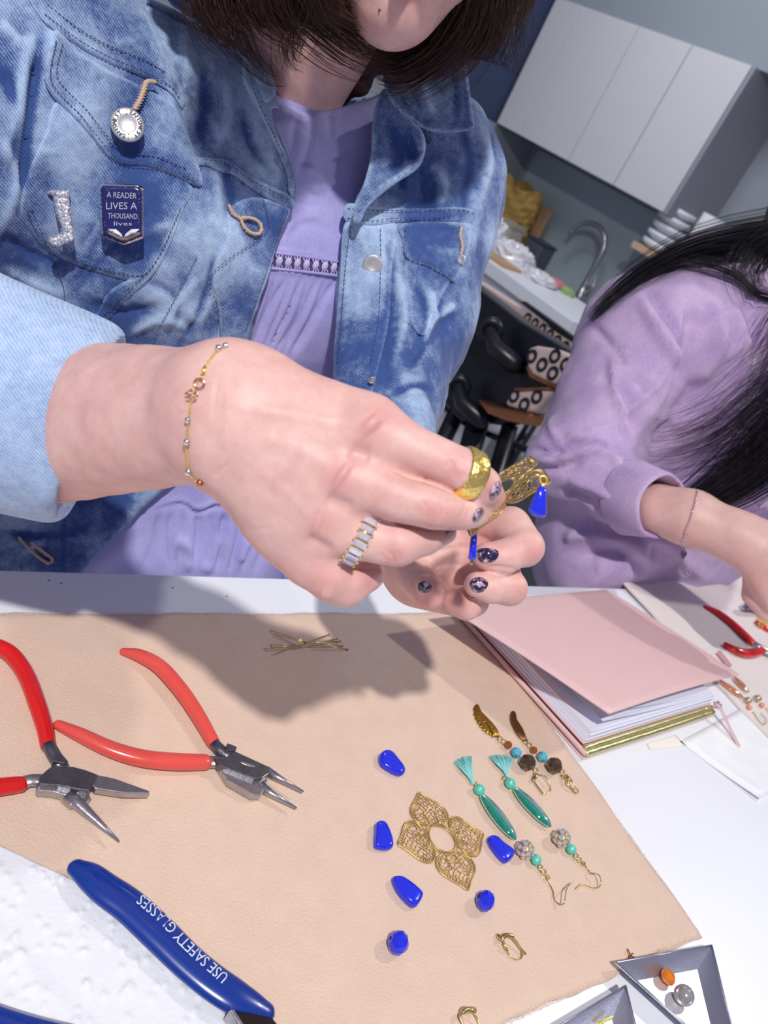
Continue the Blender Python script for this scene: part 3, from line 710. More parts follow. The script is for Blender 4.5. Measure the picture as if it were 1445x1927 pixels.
# ------------------------------------------------------------ enamel pins on the jacket
def jd(px, py, off):
    d = float(arms.trace(np.array([px]), np.array([py]), JI)[0]); return d - off
NAVY_E = simple('navy_enamel', srgb(28, 30, 96), .22, 0, 100, .1, Coat_Weight=.6)
PIN = thing('enamel_pin', c2w(CP(230, 460, jd(230, 460, .006))), 'navy enamel badge pin with lettering and an open white book, on the chest pocket', 'pin')
sh = [(189, 346), (262, 347), (270, 354), (271, 448), (236, 461), (230, 461), (192, 446), (190, 440), (186, 352)]
def dj(off): return lambda X, Y: arms.trace(X, Y, JI) - off - snoise(np.stack([X, Y, X * 0], 1) * .0001, 1) * 0
d0 = jd(230, 400, .0095); gx = (jd(266, 400, 0) - jd(194, 400, 0)) / 72 * .6; gy = (jd(230, 450, 0) - jd(230, 350, 0)) / 100 * .8
pf = flat_d(d0, gx, gy, 230, 400)
def pinp(name, poly, off, mat, par, th=.0016, step=5, sm=False): return panel(name, poly, arms, off, th, mat, par, step=step, ew=2.5, sm=sm, dmap=pf)
pinp('metal_rim', sh, .0012, SILVER, PIN); cx_, cy_ = 229, 402
pinp('enamel_face', [(cx_ + (x - cx_) * .93, cy_ + (y - cy_) * .95) for x, y in sh], .0020, NAVY_E, PIN)
def pxtext(txt, cx, cy, hpx, off, mat, par, name='lettering', wpx=None, shear=0, rot=0):
    V, Fc = text_mesh(txt); V[:, 0] *= hpx / .7; V[:, 1] *= hpx / .7
    if wpx: V[:, 0] *= wpx / (V[:, 0].max() - V[:, 0].min())
    X = cx + V[:, 0] * math.cos(rot) + V[:, 1] * math.sin(rot); Y = cy - V[:, 1] * math.cos(rot) + V[:, 0] * math.sin(rot); d = pf(X, Y) - off
    return obj(name, (c2w(np.stack([(X - CX) * d / F, (Y - CY) * d / F, d], 1)), Fc), mat, par, False)
SILF = simple('silver_print', srgb(205, 205, 222), .3, .4)
pxtext('A READER', 229, 368, 11, .0023, SILF, PIN, wpx=56, rot=.05); pxtext('LIVES A', 228, 388, 13, .0023, SILF, PIN, wpx=58); pxtext('THOUSAND', 231, 407, 10, .0023, SILF, PIN, wpx=56, rot=.03); pxtext('lives', 231, 421, 8, .0023, SILF, PIN, wpx=34)
mb = MB()
for i in range(46):
    x, y = rnd.uniform(195, 264), rnd.uniform(352, 445)
    if 203 < x < 256 and 360 < y < 428 or y > 430: continue
    d = pf(x, y) - .0023; c = c2w(CP(x, y, d)); mb.ell(c, .00022, nu=6, nv=4)
obj('silver_dots', mb, SILF, PIN)
pinp('book_cover', [(202, 433), (228, 446), (236, 447), (266, 434), (263, 443), (238, 454), (228, 454), (202, 442)], .0038, simple('book_brown', srgb(120, 104, 110), .4), PIN, step=4)
WE = simple('white_enamel', srgb(232, 232, 240), .25, Coat_Weight=.5)
pinp('book_page', [(232, 450), (229, 440), (218, 431), (203, 431), (211, 440), (221, 444)], .0046, WE, PIN, step=4); pinp('book_page', [(232, 450), (236, 440), (247, 431), (262, 431), (255, 440), (244, 444)], .0046, WE, PIN, step=4)
JP = c2w(CP(115, 466, jd(115, 466, .006)))
JB = thing('brooch', JP, 'silver glitter letter J brooch beside the navy badge pin', 'brooch')
d0 = jd(115, 410, .009); pf2 = flat_d(d0, gx, gy, 115, 410); pf = pf2
jpoly = [(89, 358), (130, 357), (132, 365), (130, 372), (134, 410), (139, 440), (140, 452), (132, 458), (120, 461), (112, 466), (100, 466), (92, 460), (90, 450), (96, 443), (106, 442), (114, 438), (115, 425), (106, 408), (102, 385), (99, 368), (90, 365)]
GL = Mat('silver_glitter'); GL.col(GL.mix(GL.rng(GL.noise(900, 1), .35, .65), srgb(140, 140, 158), srgb(226, 224, 232))); GL.set(Roughness=.35, Metallic=.35, Coat_Weight=.4); GL.bump(GL.noise(700, 1), .8, .001)
panel('letter_body', jpoly, arms, .0022, .0012, GL.m, JB, step=5, ew=4, sm=False, dmap=pf2)
# ------------------------------------------------------------ her body: head, neck, right hand and left hand
def redness(o, V, spots):
    X, Y = topx(V); r = np.zeros(len(X))
    for x, y, s, a in spots: r += a * np.exp(-((X - x) ** 2 + (Y - y) ** 2) / (s * s))
    attr(o, 'red', np.clip(r, 0, 1))
head = Field()
head.rc(w(.25, .607, 1.33), w(.245, .540, 1.45), .043, .041, .01)
head.px((738, 8, .430, 64), (752, -60, .432, 88), .02).rc(CP(752, -60, .432), w(.240, .445, 1.53), .030, .058, .03)
head.rc(w(.240, .445, 1.53), w(.24, .465, 1.585), .066, .080, .03)
head.px((765, -70, .388, 15), (790, -150, .375, 11), .012)                      # nose
head.px((745, -20, .414, 12), (803, -14, .414, 12), .008).px((750, -42, .408, 9), (800, -38, .408, 9), .008)   # lips
head.rc(w(.12, .595, 1.325), w(.36, .595, 1.335), .028, .028, .02)
def face_n(V, X, Y):
    return strokes([([(735, -31), (775, -30), (812, -27)], 4, -2.2), ([(700, -205), (725, -212)], 16, -3), ([(775, -205), (800, -212)], 16, -3), ([(690, -8), (700, 20)], 12, -.6)], X, Y)
V, Q = head.mesh(.003, smooth=1); V, D = emboss(V, Q, [], face_n)
hd = obj('body', (c2w(V), Q), SKIN, WOMAN); redness(hd, V, [(775, -17, 26, .9), (775, -38, 22, .9), (700, -120, 40, .3), (805, -110, 40, .3)])
mb = MB(); mb.ell(c2w(CP(714, 19, float(head.trace(np.array([714.]), np.array([19.]))[0]))), .0007, nu=8, nv=6); obj('mole', mb, simple('mole_brown', srgb(110, 60, 60), .6), WOMAN)
for ex in (.212, .266):
    mb = MB(); mb.ell((ex, .392, 1.532), .011, nu=14, nv=8); obj('eye', mb, simple('eye_white', srgb(230, 224, 224), .2), WOMAN)
# right hand: back of the hand toward us, four fingers folded, index and middle pinching the brass flower
DZ = np.array([0, 0, 1.0])
hr = Field()
fl = (DZ, .80)
hr.chain([(-200, 815, .45, 118), (60, 797, .380, 157), (425, 779, .293, 122)], .0005, fl)
for a, b in (((420, 740, .292, 86), (690, 806, .286, 66)), ((425, 770, .290, 95), (655, 890, .286, 66)), ((430, 800, .292, 98), (618, 975, .292, 62)), ((440, 830, .296, 72), (588, 1050, .300, 54))):
    hr.px(a, b, .010, fl)
hr.px((470, 800, .300, 110), (600, 900, .298, 120), .014, fl)
hr.px((560, 960, .305, 90), (640, 960, .312, 90), .012, fl)           # palm side
# fingers (px, py, distance, radius px)
IDX = [(692, 806, .284, 58), (794, 855, .2835, 46), (866, 887, .284, 44)]
IDX2 = [(866, 887, .284, 43), (905, 915, .292, 38), (925, 938, .300, 28)]
MID = [(648, 896, .284, 56), (740, 933, .281, 47), (815, 954, .281, 43)]
MID2 = [(815, 954, .281, 42), (868, 962, .288, 36), (902, 968, .297, 24)]
RNG = [(612, 980, .291, 52), (680, 1010, .289, 45), (748, 1025, .289, 42)]
RNG2 = [(748, 1022, .289, 43), (800, 1012, .296, 34), (838, 1003, .304, 22)]
PNK = [(590, 1052, .300, 50), (622, 1080, .299, 50), (655, 1092, .301, 42)]
PNK2 = [(655, 1092, .301, 40), (690, 1080, .307, 34), (704, 1058, .315, 26)]
THM = [(560, 900, .325, 75), (720, 930, .335, 52), (840, 945, .330, 42), (900, 950, .322, 30)]
def fing(F_, *chs, k=.0010):
    for c in chs:
        for i, (a, b) in enumerate(zip(c[:-1], c[1:])): F_.px(a, b, k if not (c is chs[0] and i == 0) else .004)
for c in ((RNG, RNG2), (PNK, PNK2), (IDX, IDX2), (MID, MID2)): fing(hr, *c)
hr.chain(THM, .004)
hr.px((640, 1110, .303, 16), (655, 1116, .303, 14), .010)
HS = [([(716, 872), (765, 893), (820, 912), (870, 932), (900, 942)], 4, -1.3), ([(684, 964), (740, 982), (790, 994), (840, 998)], 4, -1.3), ([(640, 1052), (662, 1064), (690, 1070), (722, 1068)], 4, -1.2),
      ([(848, 862), (856, 880), (852, 905)], 2.6, -.9), ([(860, 862), (868, 882), (862, 908)], 2.6, -.8), ([(872, 866), (878, 884), (872, 902)], 2.4, -.7), ([(840, 868), (844, 884)], 2.4, -.5),
      ([(796, 940), (806, 958), (800, 980)], 2.6, -.9), ([(810, 940), (820, 958), (814, 982)], 2.6, -.8), ([(824, 944), (832, 960), (826, 978)], 2.4, -.7), ([(786, 950), (792, 966)], 2.4, -.5),
      ([(730, 1036), (742, 1050), (740, 1062)], 2.6, -.9), ([(744, 1034), (754, 1048), (754, 1060)], 2.6, -.7), ([(716, 1040), (726, 1054)], 2.4, -.5),
      ([(874, 950), (872, 962), (864, 976)], 2.2, -.6), ([(884, 952), (880, 966), (872, 980)], 2, -.5),
      ([(690, 790), (706, 808)], 26, 2.0), ([(636, 890), (650, 900)], 26, 2.0), ([(590, 985), (604, 990)], 22, 1.2), ([(600, 1120), (625, 1128)], 18, 1.2),
      ([(655, 845), (700, 862)], 16, -1.6), ([(610, 935), (665, 962)], 14, -1.6), ([(570, 1010), (630, 1040)], 13, -1.6),
      ([(470, 770), (560, 780), (660, 800)], 14, .5), ([(470, 820), (560, 845), (630, 885)], 14, .6), ([(470, 870), (540, 930), (590, 975)], 12, .5),
      ([(412, 700), (404, 780), (410, 860)], 5, -.35), ([(420, 720), (414, 800), (420, 870)], 4, -.3), ([(400, 900), (430, 870)], 5, -.5),
      ([(640, 1075), (650, 1060), (648, 1045)], 3, -.4), ([(660, 1080), (672, 1066)], 3, -.4), ([(676, 1082), (688, 1066)], 3, -.35), ([(470, 1000), (520, 990)], 4, -.25)]
def hand_n(V, X, Y): return snoise(V, 160) * .00025
V, Q = hr.mesh(.0009, smooth=2, lo=np.array([-.30, -.2, .2])); V, D = emboss(V, Q, HS, hand_n)
rh = obj('right_hand', (c2w(V), Q), SKIN, WOMAN)
redness(rh, V, [(700, 800, 45, .45), (640, 900, 45, .5), (600, 990, 40, .4), (862, 885, 26, .55), (812, 962, 26, .55), (742, 1050, 28, .6), (600, 1100, 50, .45), (700, 1100, 30, .5), (925, 920, 22, .5), (760, 910, 120, .12), (850, 985, 30, .4)])
NAIL = Mat('marbled_nail_polish'); NAIL.col(NAIL.mix(NAIL.rng(NAIL.noise(420, 3, rough=.7), .44, .56), srgb(58, 34, 78), srgb(206, 176, 196))); NAIL.set(Roughness=.12, Coat_Weight=.8)
NAILD = Mat('dark_nail_polish'); NAILD.col(NAILD.mix(NAILD.rng(NAILD.noise(300, 3, rough=.7), .52, .62), srgb(40, 24, 62), srgb(206, 172, 190))); NAILD.set(Roughness=.12, Coat_Weight=.8)
def nail(F_, poly, mat, off=.0009, par=WOMAN): return panel('fingernail', poly, F_, off, .0012, mat, par, step=2.5, ew=4)
nail(hr, [(938, 905), (944, 915), (942, 926), (934, 936), (926, 940), (922, 932), (926, 916)], NAIL.m, .0012)
nail(hr, [(907, 954), (911, 962), (908, 974), (898, 982), (890, 980), (892, 968), (898, 958)], NAIL.m, .0012)
nail(hr, [(846, 994), (850, 999), (846, 1006), (841, 1003)], NAILD.m, .0008)
# rings
def cring(name, label, c, ax, r, wd, mat, extra=None, cat='ring'):
    c = np.array(c); ax = np.array(ax, float); ax /= np.linalg.norm(ax); t = np.array([0, 1.0, 0]); U = np.cross(ax, t); U /= np.linalg.norm(U); Vv = np.cross(ax, U)
    prof = [(-wd / 2, 0), (-wd * .35, .0007), (0, .0013), (wd * .35, .0007), (wd / 2, 0), (wd * .4, -.0008), (-wd * .4, -.0008)]
    N_ = 64; V = []
    for i in range(N_):
        t = 2 * math.pi * i / N_
        for a, h in prof:
            hh = h + .00035 * math.sin(t * 9 + a * 900) * (h > 0); V.append(c2w(c + ax * a + (r + hh) * (math.cos(t) * U + math.sin(t) * Vv)))
    n = len(prof); Fc = [(i * n + j, ((i + 1) % N_) * n + j, ((i + 1) % N_) * n + (j + 1) % n, i * n + (j + 1) % n) for i in range(N_) for j in range(n)]
    root = thing(name, c2w(c), label, cat); obj('band', (V, Fc), mat, root); return root, U, Vv, c, ax
hg = Mat('hammered_gold'); hg.col(hg.mix(hg.noise(300), srgb(240, 196, 84), srgb(255, 236, 150))); hg.set(Metallic=.85, Roughness=.26); hg.bump(hg.noise(420, 3), .8, .0012)
g, U, Vv, c_, a_ = cring('gold_ring', 'wide hammered gold ring on the index finger of the working hand', CP(876, 893, .286), (.82, .36, .42), .0094, .0086, hg.m)
cr, U, Vv, c_, a_ = cring('crystal_ring', 'gold ring set with a row of clear baguette crystals, on the ring finger', CP(678, 1008, .2895), (.86, .44, .12), .0098, .0038, GOLD)
for i in range(22):
    t = 2 * math.pi * i / 22; er = math.cos(t) * U + math.sin(t) * Vv; et = -math.sin(t) * U + math.cos(t) * Vv
    cc = c_ + er * (.0098 + .0016)
    Aw = np.array([R @ et, R @ a_, R @ er])
    mb = MB()
    def lv(s, h): return [c2w(cc + et * x * s * .00125 + a_ * y * s * .0026 + er * h) for x, y in ((-1, -1), (1, -1), (1, 1), (-1, 1))]
    rings_ = [lv(.5, -.0012), lv(1, 0), lv(.62, .0008)]; Vq = sum(rings_, []); Fc = [(0, 3, 2, 1), (8, 9, 10, 11)] + [(k * 4 + j, k * 4 + (j + 1) % 4, k * 4 + 4 + (j + 1) % 4, k * 4 + 4 + j) for k in (0, 1) for j in range(4)]
    mb.add(Vq, Fc); obj('crystal', mb, CRYSTAL, cr, False)
    mb = MB()
    for y in (-1, 1): mb.ell(c2w(cc + et * .0014 + a_ * y * .0029 + er * .0003), .00042, nu=8, nv=6)
    obj('prong', mb, GOLD, cr)
# bracelet
BR = thing('bracelet', c2w(CP(352, 830, .28)), 'fine gold chain bracelet with silver beads on the wrist of the near hand', 'bracelet')
bp = [(427, 650), (412, 658), (398, 672), (384, 694), (372, 716), (364, 736), (358, 765), (354, 800), (350, 835), (352, 865), (356, 890), (366, 904), (378, 909)]
P, q = lay(bp, hr, .0007, step=4.5); back = []
c0 = (q[0] + q[-1]) / 2 + np.array([0, 0, .026])
for t in np.linspace(0, 1, 26)[1:-1]:
    a = t * math.pi; back.append(q[-1] * (1 - t) + q[0] * t + np.array([0, 0, 1]) * math.sin(a) * .030 + np.array([0, 1, 0]) * (.0025 if t < .5 else -.002))
mb = MB(); loop = list(q) + back
L_ = [np.array(p) for p in loop]
for i in range(len(L_)):
    a, b = L_[i], L_[(i + 1) % len(L_)]; m_ = (a + b) / 2; d_ = (b - a); ln = np.linalg.norm(d_); d_ /= ln
    if ln > .004: continue
    nn = np.cross(d_, [0, 0, 1]) if i % 2 else np.cross(d_, np.cross(d_, [0, 0, 1])); nn /= np.linalg.norm(nn); t2 = np.cross(nn, d_)
    mb.tube([c2w(m_ + d_ * math.cos(t) * ln * .62 + t2 * math.sin(t) * ln * .34) for t in np.arange(8) * math.pi / 4], .00016, 5, closed=True)
obj('chain', mb, GOLD, BR)
for x, y, rr, mt in ((411, 655, .0013, SILVER), (424, 651, .0012, SILVER), (353, 791, .0012, SILVER), (351, 832, .0013, SILVER), (354, 889, .0015, SILVER), (376, 909, .0014, simple('copper', srgb(205, 130, 100), .25, 1.))):
    P2, q2 = lay([(x, y), (x, y)], hr, rr * .9, sm=False)
    if len(q2): mb = MB(); mb.ell(c2w(q2[0]), rr, nu=12, nv=8); obj('bead', mb, mt, BR)
RG = simple('rose_gold', srgb(226, 176, 160), .22, 1.)
P2, q2 = lay([(375, 722)] * 2, hr, .0008, sm=False); mb = MB(); mb.torus(c2w(q2[0]), R @ np.array([.15, 0, 1]), .0018, .00045, 20, 8); obj('ring_link', mb, RG, BR)
mb = MB()
for dx, dy in ((0, -7), (7, -2), (4, 6), (-5, 5), (-7, -2)):
    P2, q2 = lay([(360 + dx, 745 + dy)] * 2, hr, .0006, sm=False); mb.torus(c2w(q2[0]), R @ np.array([.15, 0, 1]), .0009, .00028, 12, 6)
obj('flower_link', mb, RG, BR)
P2, q2 = lay([(386, 690), (382, 704)], hr, .0009, sm=False); mb = MB(); mb.tube([c2w(t) for t in q2], .0007, 8); obj('clasp', mb, GOLD, BR)
# left hand: palm up toward us, fingers curled back so the nails show
hl = Field(); f2 = (DZ, .62)
hl.px((706, 870, .51, 62), (752, 1000, .455, 74), .01).px((752, 1000, .455, 74), (800, 1050, .435, 66), .01)
hl.px((800, 1040, .432, 62), (925, 1005, .420, 46), .012, f2).px((800, 1055, .432, 58), (900, 1075, .422, 50), .012, f2).px((790, 1080, .430, 48), (870, 1125, .422, 34), .012, f2)
hl.px((800, 1020, .432, 50), (900, 985, .424, 36), .010, f2)
LI = [(905, 985, .420, 36), (962, 990, .408, 36), (988, 1030, .395, 35), (950, 1048, .386, 32), (915, 1046, .383, 26)]
LM = [(895, 1060, .420, 34), (945, 1082, .405, 34), (960, 1108, .395, 32), (925, 1106, .386, 29), (896, 1100, .382, 24)]
LR = [(865, 1115, .420, 30), (890, 1130, .404, 30), (878, 1138, .394, 28), (856, 1132, .388, 24)]
LP = [(800, 1105, .425, 28), (838, 1140, .406, 26), (838, 1135, .396, 22), (818, 1118, .390, 18)]
LT = [(770, 1060, .430, 40), (790, 1100, .405, 30), (812, 1118, .395, 26), (800, 1100, .388, 20)]
for c in (LR, LI, LM):
    for a, b in zip(c[:-1], c[1:]): hl.px(a, b, .0022)
for c in (LT,):
    for a, b in zip(c[:-1], c[1:]): hl.px(a, b, .0035)
LS = [([(820, 1040), (870, 1030), (930, 1035)], 5, -.8), ([(815, 1065), (860, 1062), (900, 1085)], 4, -.7), ([(850, 1000), (890, 1005), (930, 1020)], 4, -.5), ([(965, 1015), (975, 1035)], 3, -.4), ([(905, 1068), (950, 1068), (985, 1078)], 4, -1.0)]
V, Q = hl.mesh(.0013, smooth=1); V, D = emboss(V, Q, LS, hand_n)
lh = obj('left_hand', (c2w(V), Q), SKIN, WOMAN); redness(lh, V, [(900, 1040, 40, .3), (860, 1140, 30, .8), (1005, 1040, 26, .5), (980, 1110, 26, .5), (880, 1010, 50, .3), (930, 990, 60, .25), (800, 1130, 24, .6)])
nail(hl, [(896, 1043), (900, 1034), (918, 1031), (936, 1036), (938, 1046), (928, 1057), (906, 1058)], NAILD.m)
nail(hl, [(884, 1100), (888, 1090), (902, 1086), (916, 1092), (918, 1102), (908, 1114), (892, 1113)], NAILD.m)
nail(hl, [(786, 1104), (790, 1096), (802, 1094), (812, 1102), (810, 1112), (798, 1116), (788, 1112)], NAILD.m)
# ------------------------------------------------------------ hair
def hairmat(name, a, b, rough=.38):
    m = Mat(name); m.col(m.mix(m.rng(m.noise(120, 2), .35, .7), a, b)); m.set(Roughness=rough, Specular_IOR_Level=.32, Anisotropic=.3); return m.m
BROWN = hairmat('dark_brown_hair', srgb(38, 22, 18), srgb(84, 54, 42), .48)
BLACK = hairmat('black_hair', srgb(14, 11, 18), srgb(34, 28, 38), .32)
def locks(name, guides, mat, parent, seg=22):
    """guides: (path of (px,py,d), start spread px, end spread px, depth spread m, count, strand radius, wave px, frequency)"""
    V = []; Fc = []; n0 = 0
    for path, s0, s1, sd, cnt, rr, wv, fq in guides:
        G = spline(path, n=max(3, seg // (len(path) - 1))); m = len(G); t = np.linspace(0, 1, m)
        Tn = np.gradient(G[:, :2], axis=0); Tn /= np.linalg.norm(Tn, axis=1)[:, None] + 1e-9; Nn = np.stack([-Tn[:, 1], Tn[:, 0]], 1)
        for _ in range(cnt):
            a = rng.normal(); b = rng.normal(); sp = s0 + (s1 - s0) * t; ph = rng.uniform(0, 6.28); aw = wv * rng.uniform(.5, 1.3); fr = fq * rng.uniform(.85, 1.15)
            off = a * .5 * sp + aw * np.sin(fr * 6.28 * t + ph * .35 + a) * t
            X = G[:, 0] + Nn[:, 0] * off + rng.normal() * 2; Y = G[:, 1] + Nn[:, 1] * off + rng.normal() * 2
            e_ = 1 - rng.uniform(0, .16) * (t > .8); D_ = G[:, 2] + b * .5 * sd + aw * .0002 * np.cos(fr * 6.28 * t + ph)
            P = c2w(np.stack([(X - CX) * D_ / F, (Y - CY) * D_ / F, D_], 1))
            L = int(m * rng.uniform(.78, 1.0)); P = P[:max(L, 4)]; k = len(P)
            tg = np.gradient(P, axis=0); tg /= np.linalg.norm(tg, axis=1)[:, None] + 1e-12
            A_ = np.cross(tg, [0.3, .9, .2]); A_ /= np.linalg.norm(A_, axis=1)[:, None] + 1e-12; B_ = np.cross(tg, A_)
            tt = np.linspace(0, 1, k); r_ = rr * rng.uniform(.6, 1.3) * (1 - tt ** 3 * .92)
            for j in range(3):
                an = j * 2.094; V.append(P + r_[:, None] * (math.cos(an) * A_ + math.sin(an) * B_))
            base = n0 + np.arange(k - 1)
            for j in range(3):
                j2 = (j + 1) % 3; Fc.append(np.stack([base + j * k, base + j2 * k, base + 1 + j2 * k, base + 1 + j * k], 1))
            n0 += 3 * k
    o = obj(name, (np.vstack(V), np.vstack(Fc)), mat, parent); return o
def hp(x, y, Y0): r_ = R @ ray(x, y); return (x, y, Y0 / r_[1] * F)      # a point of a lock on the upright plane y = Y0
def lk(*pts): return [hp(*p) for p in pts]
TOPL, TOPR = (640, -330, .46), (860, -330, .46)
hair1 = [
 (lk((600, -300, .43), (500, -160, .44), (450, -60, .445), (450, 20, .45), (500, 75, .455)), 100, 70, .02, 420, .00030, 14, 1.5),
 (lk((620, -300, .43), (560, -160, .435), (520, -50, .44), (540, 30, .445), (610, 70, .45)), 90, 60, .02, 420, .00030, 14, 1.4),
 (lk((650, -300, .42), (620, -160, .43), (595, -60, .435), (610, 10, .44), (650, 62, .45)), 50, 30, .015, 260, .00028, 8, 1.3),
 (lk((560, -250, .44), (480, -100, .45), (440, 0, .455), (455, 80, .46), (505, 145, .462), (552, 160, .465)), 40, 24, .012, 90, .00020, 10, 1.6),
 (lk((520, -250, .45), (430, -120, .46), (395, -20, .465), (425, 50, .465), (480, 100, .465)), 50, 50, .02, 200, .00026, 14, 1.4),
 (lk((600, -300, .43), (590, -100, .44), (560, 30, .45), (545, 110, .455), (570, 150, .458)), 50, 30, .012, 90, .00020, 14, 1.8),
 (lk((890, -300, .44), (890, -160, .45), (880, -60, .455), (860, 30, .465), (820, 90, .475), (760, 120, .48)), 80, 60, .02, 460, .00030, 12, 1.2),
 (lk((910, -300, .45), (920, -160, .455), (905, -40, .46), (890, 60, .47), (870, 110, .475), (895, 150, .478)), 70, 60, .02, 460, .00030, 14, 1.5),
 (lk((930, -300, .46), (955, -160, .465), (945, -40, .47), (930, 40, .475), (925, 120, .48)), 50, 46, .02, 200, .00026, 16, 1.5),
 (lk((940, -260, .46), (985, -120, .47), (960, 0, .475), (982, 50, .475), (940, 92, .48)), 46, 20, .015, 40, .00018, 14, 1.8),
 (lk((860, -250, .46), (850, -60, .475), (800, 50, .482), (740, 95, .485), (690, 105, .49)), 70, 70, .02, 420, .00032, 8, 1.1),
 (lk((540, -100, .46), (590, 0, .465), (640, 50, .468), (690, 80, .475), (760, 110, .48)), 60, 50, .02, 300, .00030, 8, 1.1),
 (lk((810, -60, .485), (785, 50, .50), (745, 115, .515), (715, 160, .525)), 60, 40, .015, 320, .00032, 6, 1.1),
 (lk((860, -60, .48), (840, 60, .485), (790, 110, .485), (740, 130, .485), (700, 120, .49)), 60, 46, .02, 300, .00030, 8, 1.1)]
def lw(*pts): return [(*(lambda c: (CX + F * c[0] / c[2], CY + F * c[1] / c[2], c[2]))(w2c(p)),) for p in pts]
nh = locks('hair', hair1, BROWN, WOMAN)
cap = Field()
cap.rc(w(.24, .475, 1.60), w(.24, .49, 1.62), .094, .090, .03).rc(w(.24, .42, 1.625), w(.24, .46, 1.66), .055, .06, .03)
cap.rc(w(.165, .47, 1.58), w(.15, .505, 1.44), .040, .036, .02).rc(w(.305, .47, 1.58), w(.315, .525, 1.465), .040, .028, .02).rc(w(.16, .54, 1.48), w(.33, .55, 1.48), .05, .05, .03)
cap.rc(w(.285, .545, 1.43), w(.283, .575, 1.39), .020, .020, .02); cap.rc(w(.15, .505, 1.45), w(.20, .530, 1.415), .028, .020, .02).rc(w(.315, .525, 1.465), w(.285, .545, 1.43), .026, .020, .02)
V, Q = cap.mesh(.004, smooth=2); V = V + vnorm(V, Q) * (.0022 * np.sin(V[:, :1] * 420 + 3 * np.sin(V[:, 1:2] * 40)))
obj('hair_underlayer', (c2w(V), Q), BROWN, WOMAN)

# ================================================================== SECOND WOMAN
WOMAN2 = thing('person', W(1290, 900, .98) * np.array([1, 1, 0]), 'woman with long straight black hair in a mauve linen shirt, at the right', 'person')
sh2 = Field()
sh2.px((1300, 620, .97, 150), (1225, 655, .93, 128), .03).px((1225, 655, .93, 126), (1085, 868, .86, 92), .03)
sh2.px((1085, 868, .86, 90), (1158, 918, .825, 74), .02)
sh2.px((1380, 640, 1.02, 190), (1330, 900, 1.00, 190), .05).px((1330, 900, 1.00, 180), (1200, 1050, .98, 150), .05).px((1400, 620, 1.0, 160), (1560, 760, 1.0, 180), .05)
sh2.px((1100, 880, .93, 90), (1130, 1040, .93, 110), .04).px((1180, 1060, .96, 150), (1230, 1250, .96, 150), .04).px((1500, 900, 1.0, 130), (1480, 980, .98, 90), .04)
S2 = [([(1120, 700), (1180, 740), (1200, 840)], 11, -4.5), ([(1150, 650), (1160, 740), (1190, 820), (1205, 850)], 9, 5), ([(1200, 560), (1250, 640), (1290, 700)], 12, 5), ([(1215, 545), (1280, 640), (1300, 720)], 8, -4),
      ([(1290, 560), (1300, 640), (1280, 740), (1210, 850)], 14, -7), ([(1330, 560), (1350, 660), (1300, 760)], 12, 5), ([(985, 845), (1040, 850), (1100, 832), (1160, 850)], 7, -5), ([(990, 866), (1050, 862), (1120, 845), (1180, 880)], 8, 6),
      ([(1000, 885), (1060, 880), (1100, 862)], 6, -4), ([(1060, 818), (1100, 822), (1160, 840)], 7, 4), ([(1040, 930), (1100, 940), (1170, 980)], 9, -4), ([(1060, 905), (1120, 920), (1180, 950)], 9, 4),
      ([(1050, 1010), (1150, 1010), (1240, 1060)], 14, 6), ([(1080, 1050), (1160, 1040), (1220, 1080)], 9, -5), ([(1260, 1000), (1280, 1050), (1330, 1090)], 12, 6), ([(1380, 560), (1400, 700), (1380, 800)], 12, 5), ([(1410, 560), (1430, 700)], 9, -5),
      ([(1205, 860), (1290, 780), (1330, 700)], 12, -6), ([(1110, 610), (1150, 650), (1240, 760)], 7, -3), ([(1230, 780), (1300, 800), (1400, 790)], 12, 4), ([(1280, 640), (1240, 720), (1150, 800)], 7, 3)]
for i in range(34):
    x, y = rnd.uniform(1000, 1440), rnd.uniform(480, 1080); a = rnd.uniform(0, 3.1); L = rnd.uniform(25, 70)
    S2.append(([(x, y), (x + L * math.cos(a) / 2 + rnd.uniform(-8, 8), y + L * math.sin(a) / 2), (x + L * math.cos(a), y + L * math.sin(a))], rnd.uniform(5, 9), rnd.uniform(-3.2, 3.2)))
S2 = [(a_, b_, c_ * 2.0) for a_, b_, c_ in S2]
def sh2_n(V, X, Y): return snoise(V, 24) * .0045 + snoise(V, 60) * .0012
def sh2_mod(G, ax):
    P = np.stack(np.meshgrid(*ax, indexing='ij'), -1); wz = P @ AX[2] + CAMP[2]; X = CX + F * P[..., 0] / P[..., 2]
    G = np.maximum(G, edge_cut(P, wz)); return np.maximum(G, np.where(((wz < 1.19) & (X > 1285)) | (wz < 1.115), yE + .004 - P @ AX[1], -1).astype(np.float32))
V, Q = sh2.mesh(.0045, mod=sh2_mod, smooth=2); V, D = emboss(V, Q, S2, sh2_n)
SHIRT = obj('linen_shirt', (c2w(V), Q), LINEN, WOMAN2)
SHIRT2 = SHIRT
mb = MB(); A = CP(1248, 954, .775); ax_ = CP(1190, 936, .81) - A; ax_ /= np.linalg.norm(ax_); U = np.cross(ax_, [0, 1, 0]); U /= np.linalg.norm(U); Vv = np.cross(ax_, U); N_ = 48; V = []
prof = [(.03, .026), (.002, .0315), (0, .033), (.0, .0345), (.004, .0360), (.02, .0385), (.042, .0425), (.046, .0415), (.043, .036), (.055, .034)]
for s_, r_ in prof:
    for i in range(N_):
        t = 2 * math.pi * i / N_; rr = r_ * (1 + .06 * math.sin(2 * t + .6) + .02 * math.sin(5 * t + s_ * 60)); V.append(c2w(A + ax_ * s_ + rr * (math.cos(t) * U + math.sin(t) * Vv)))
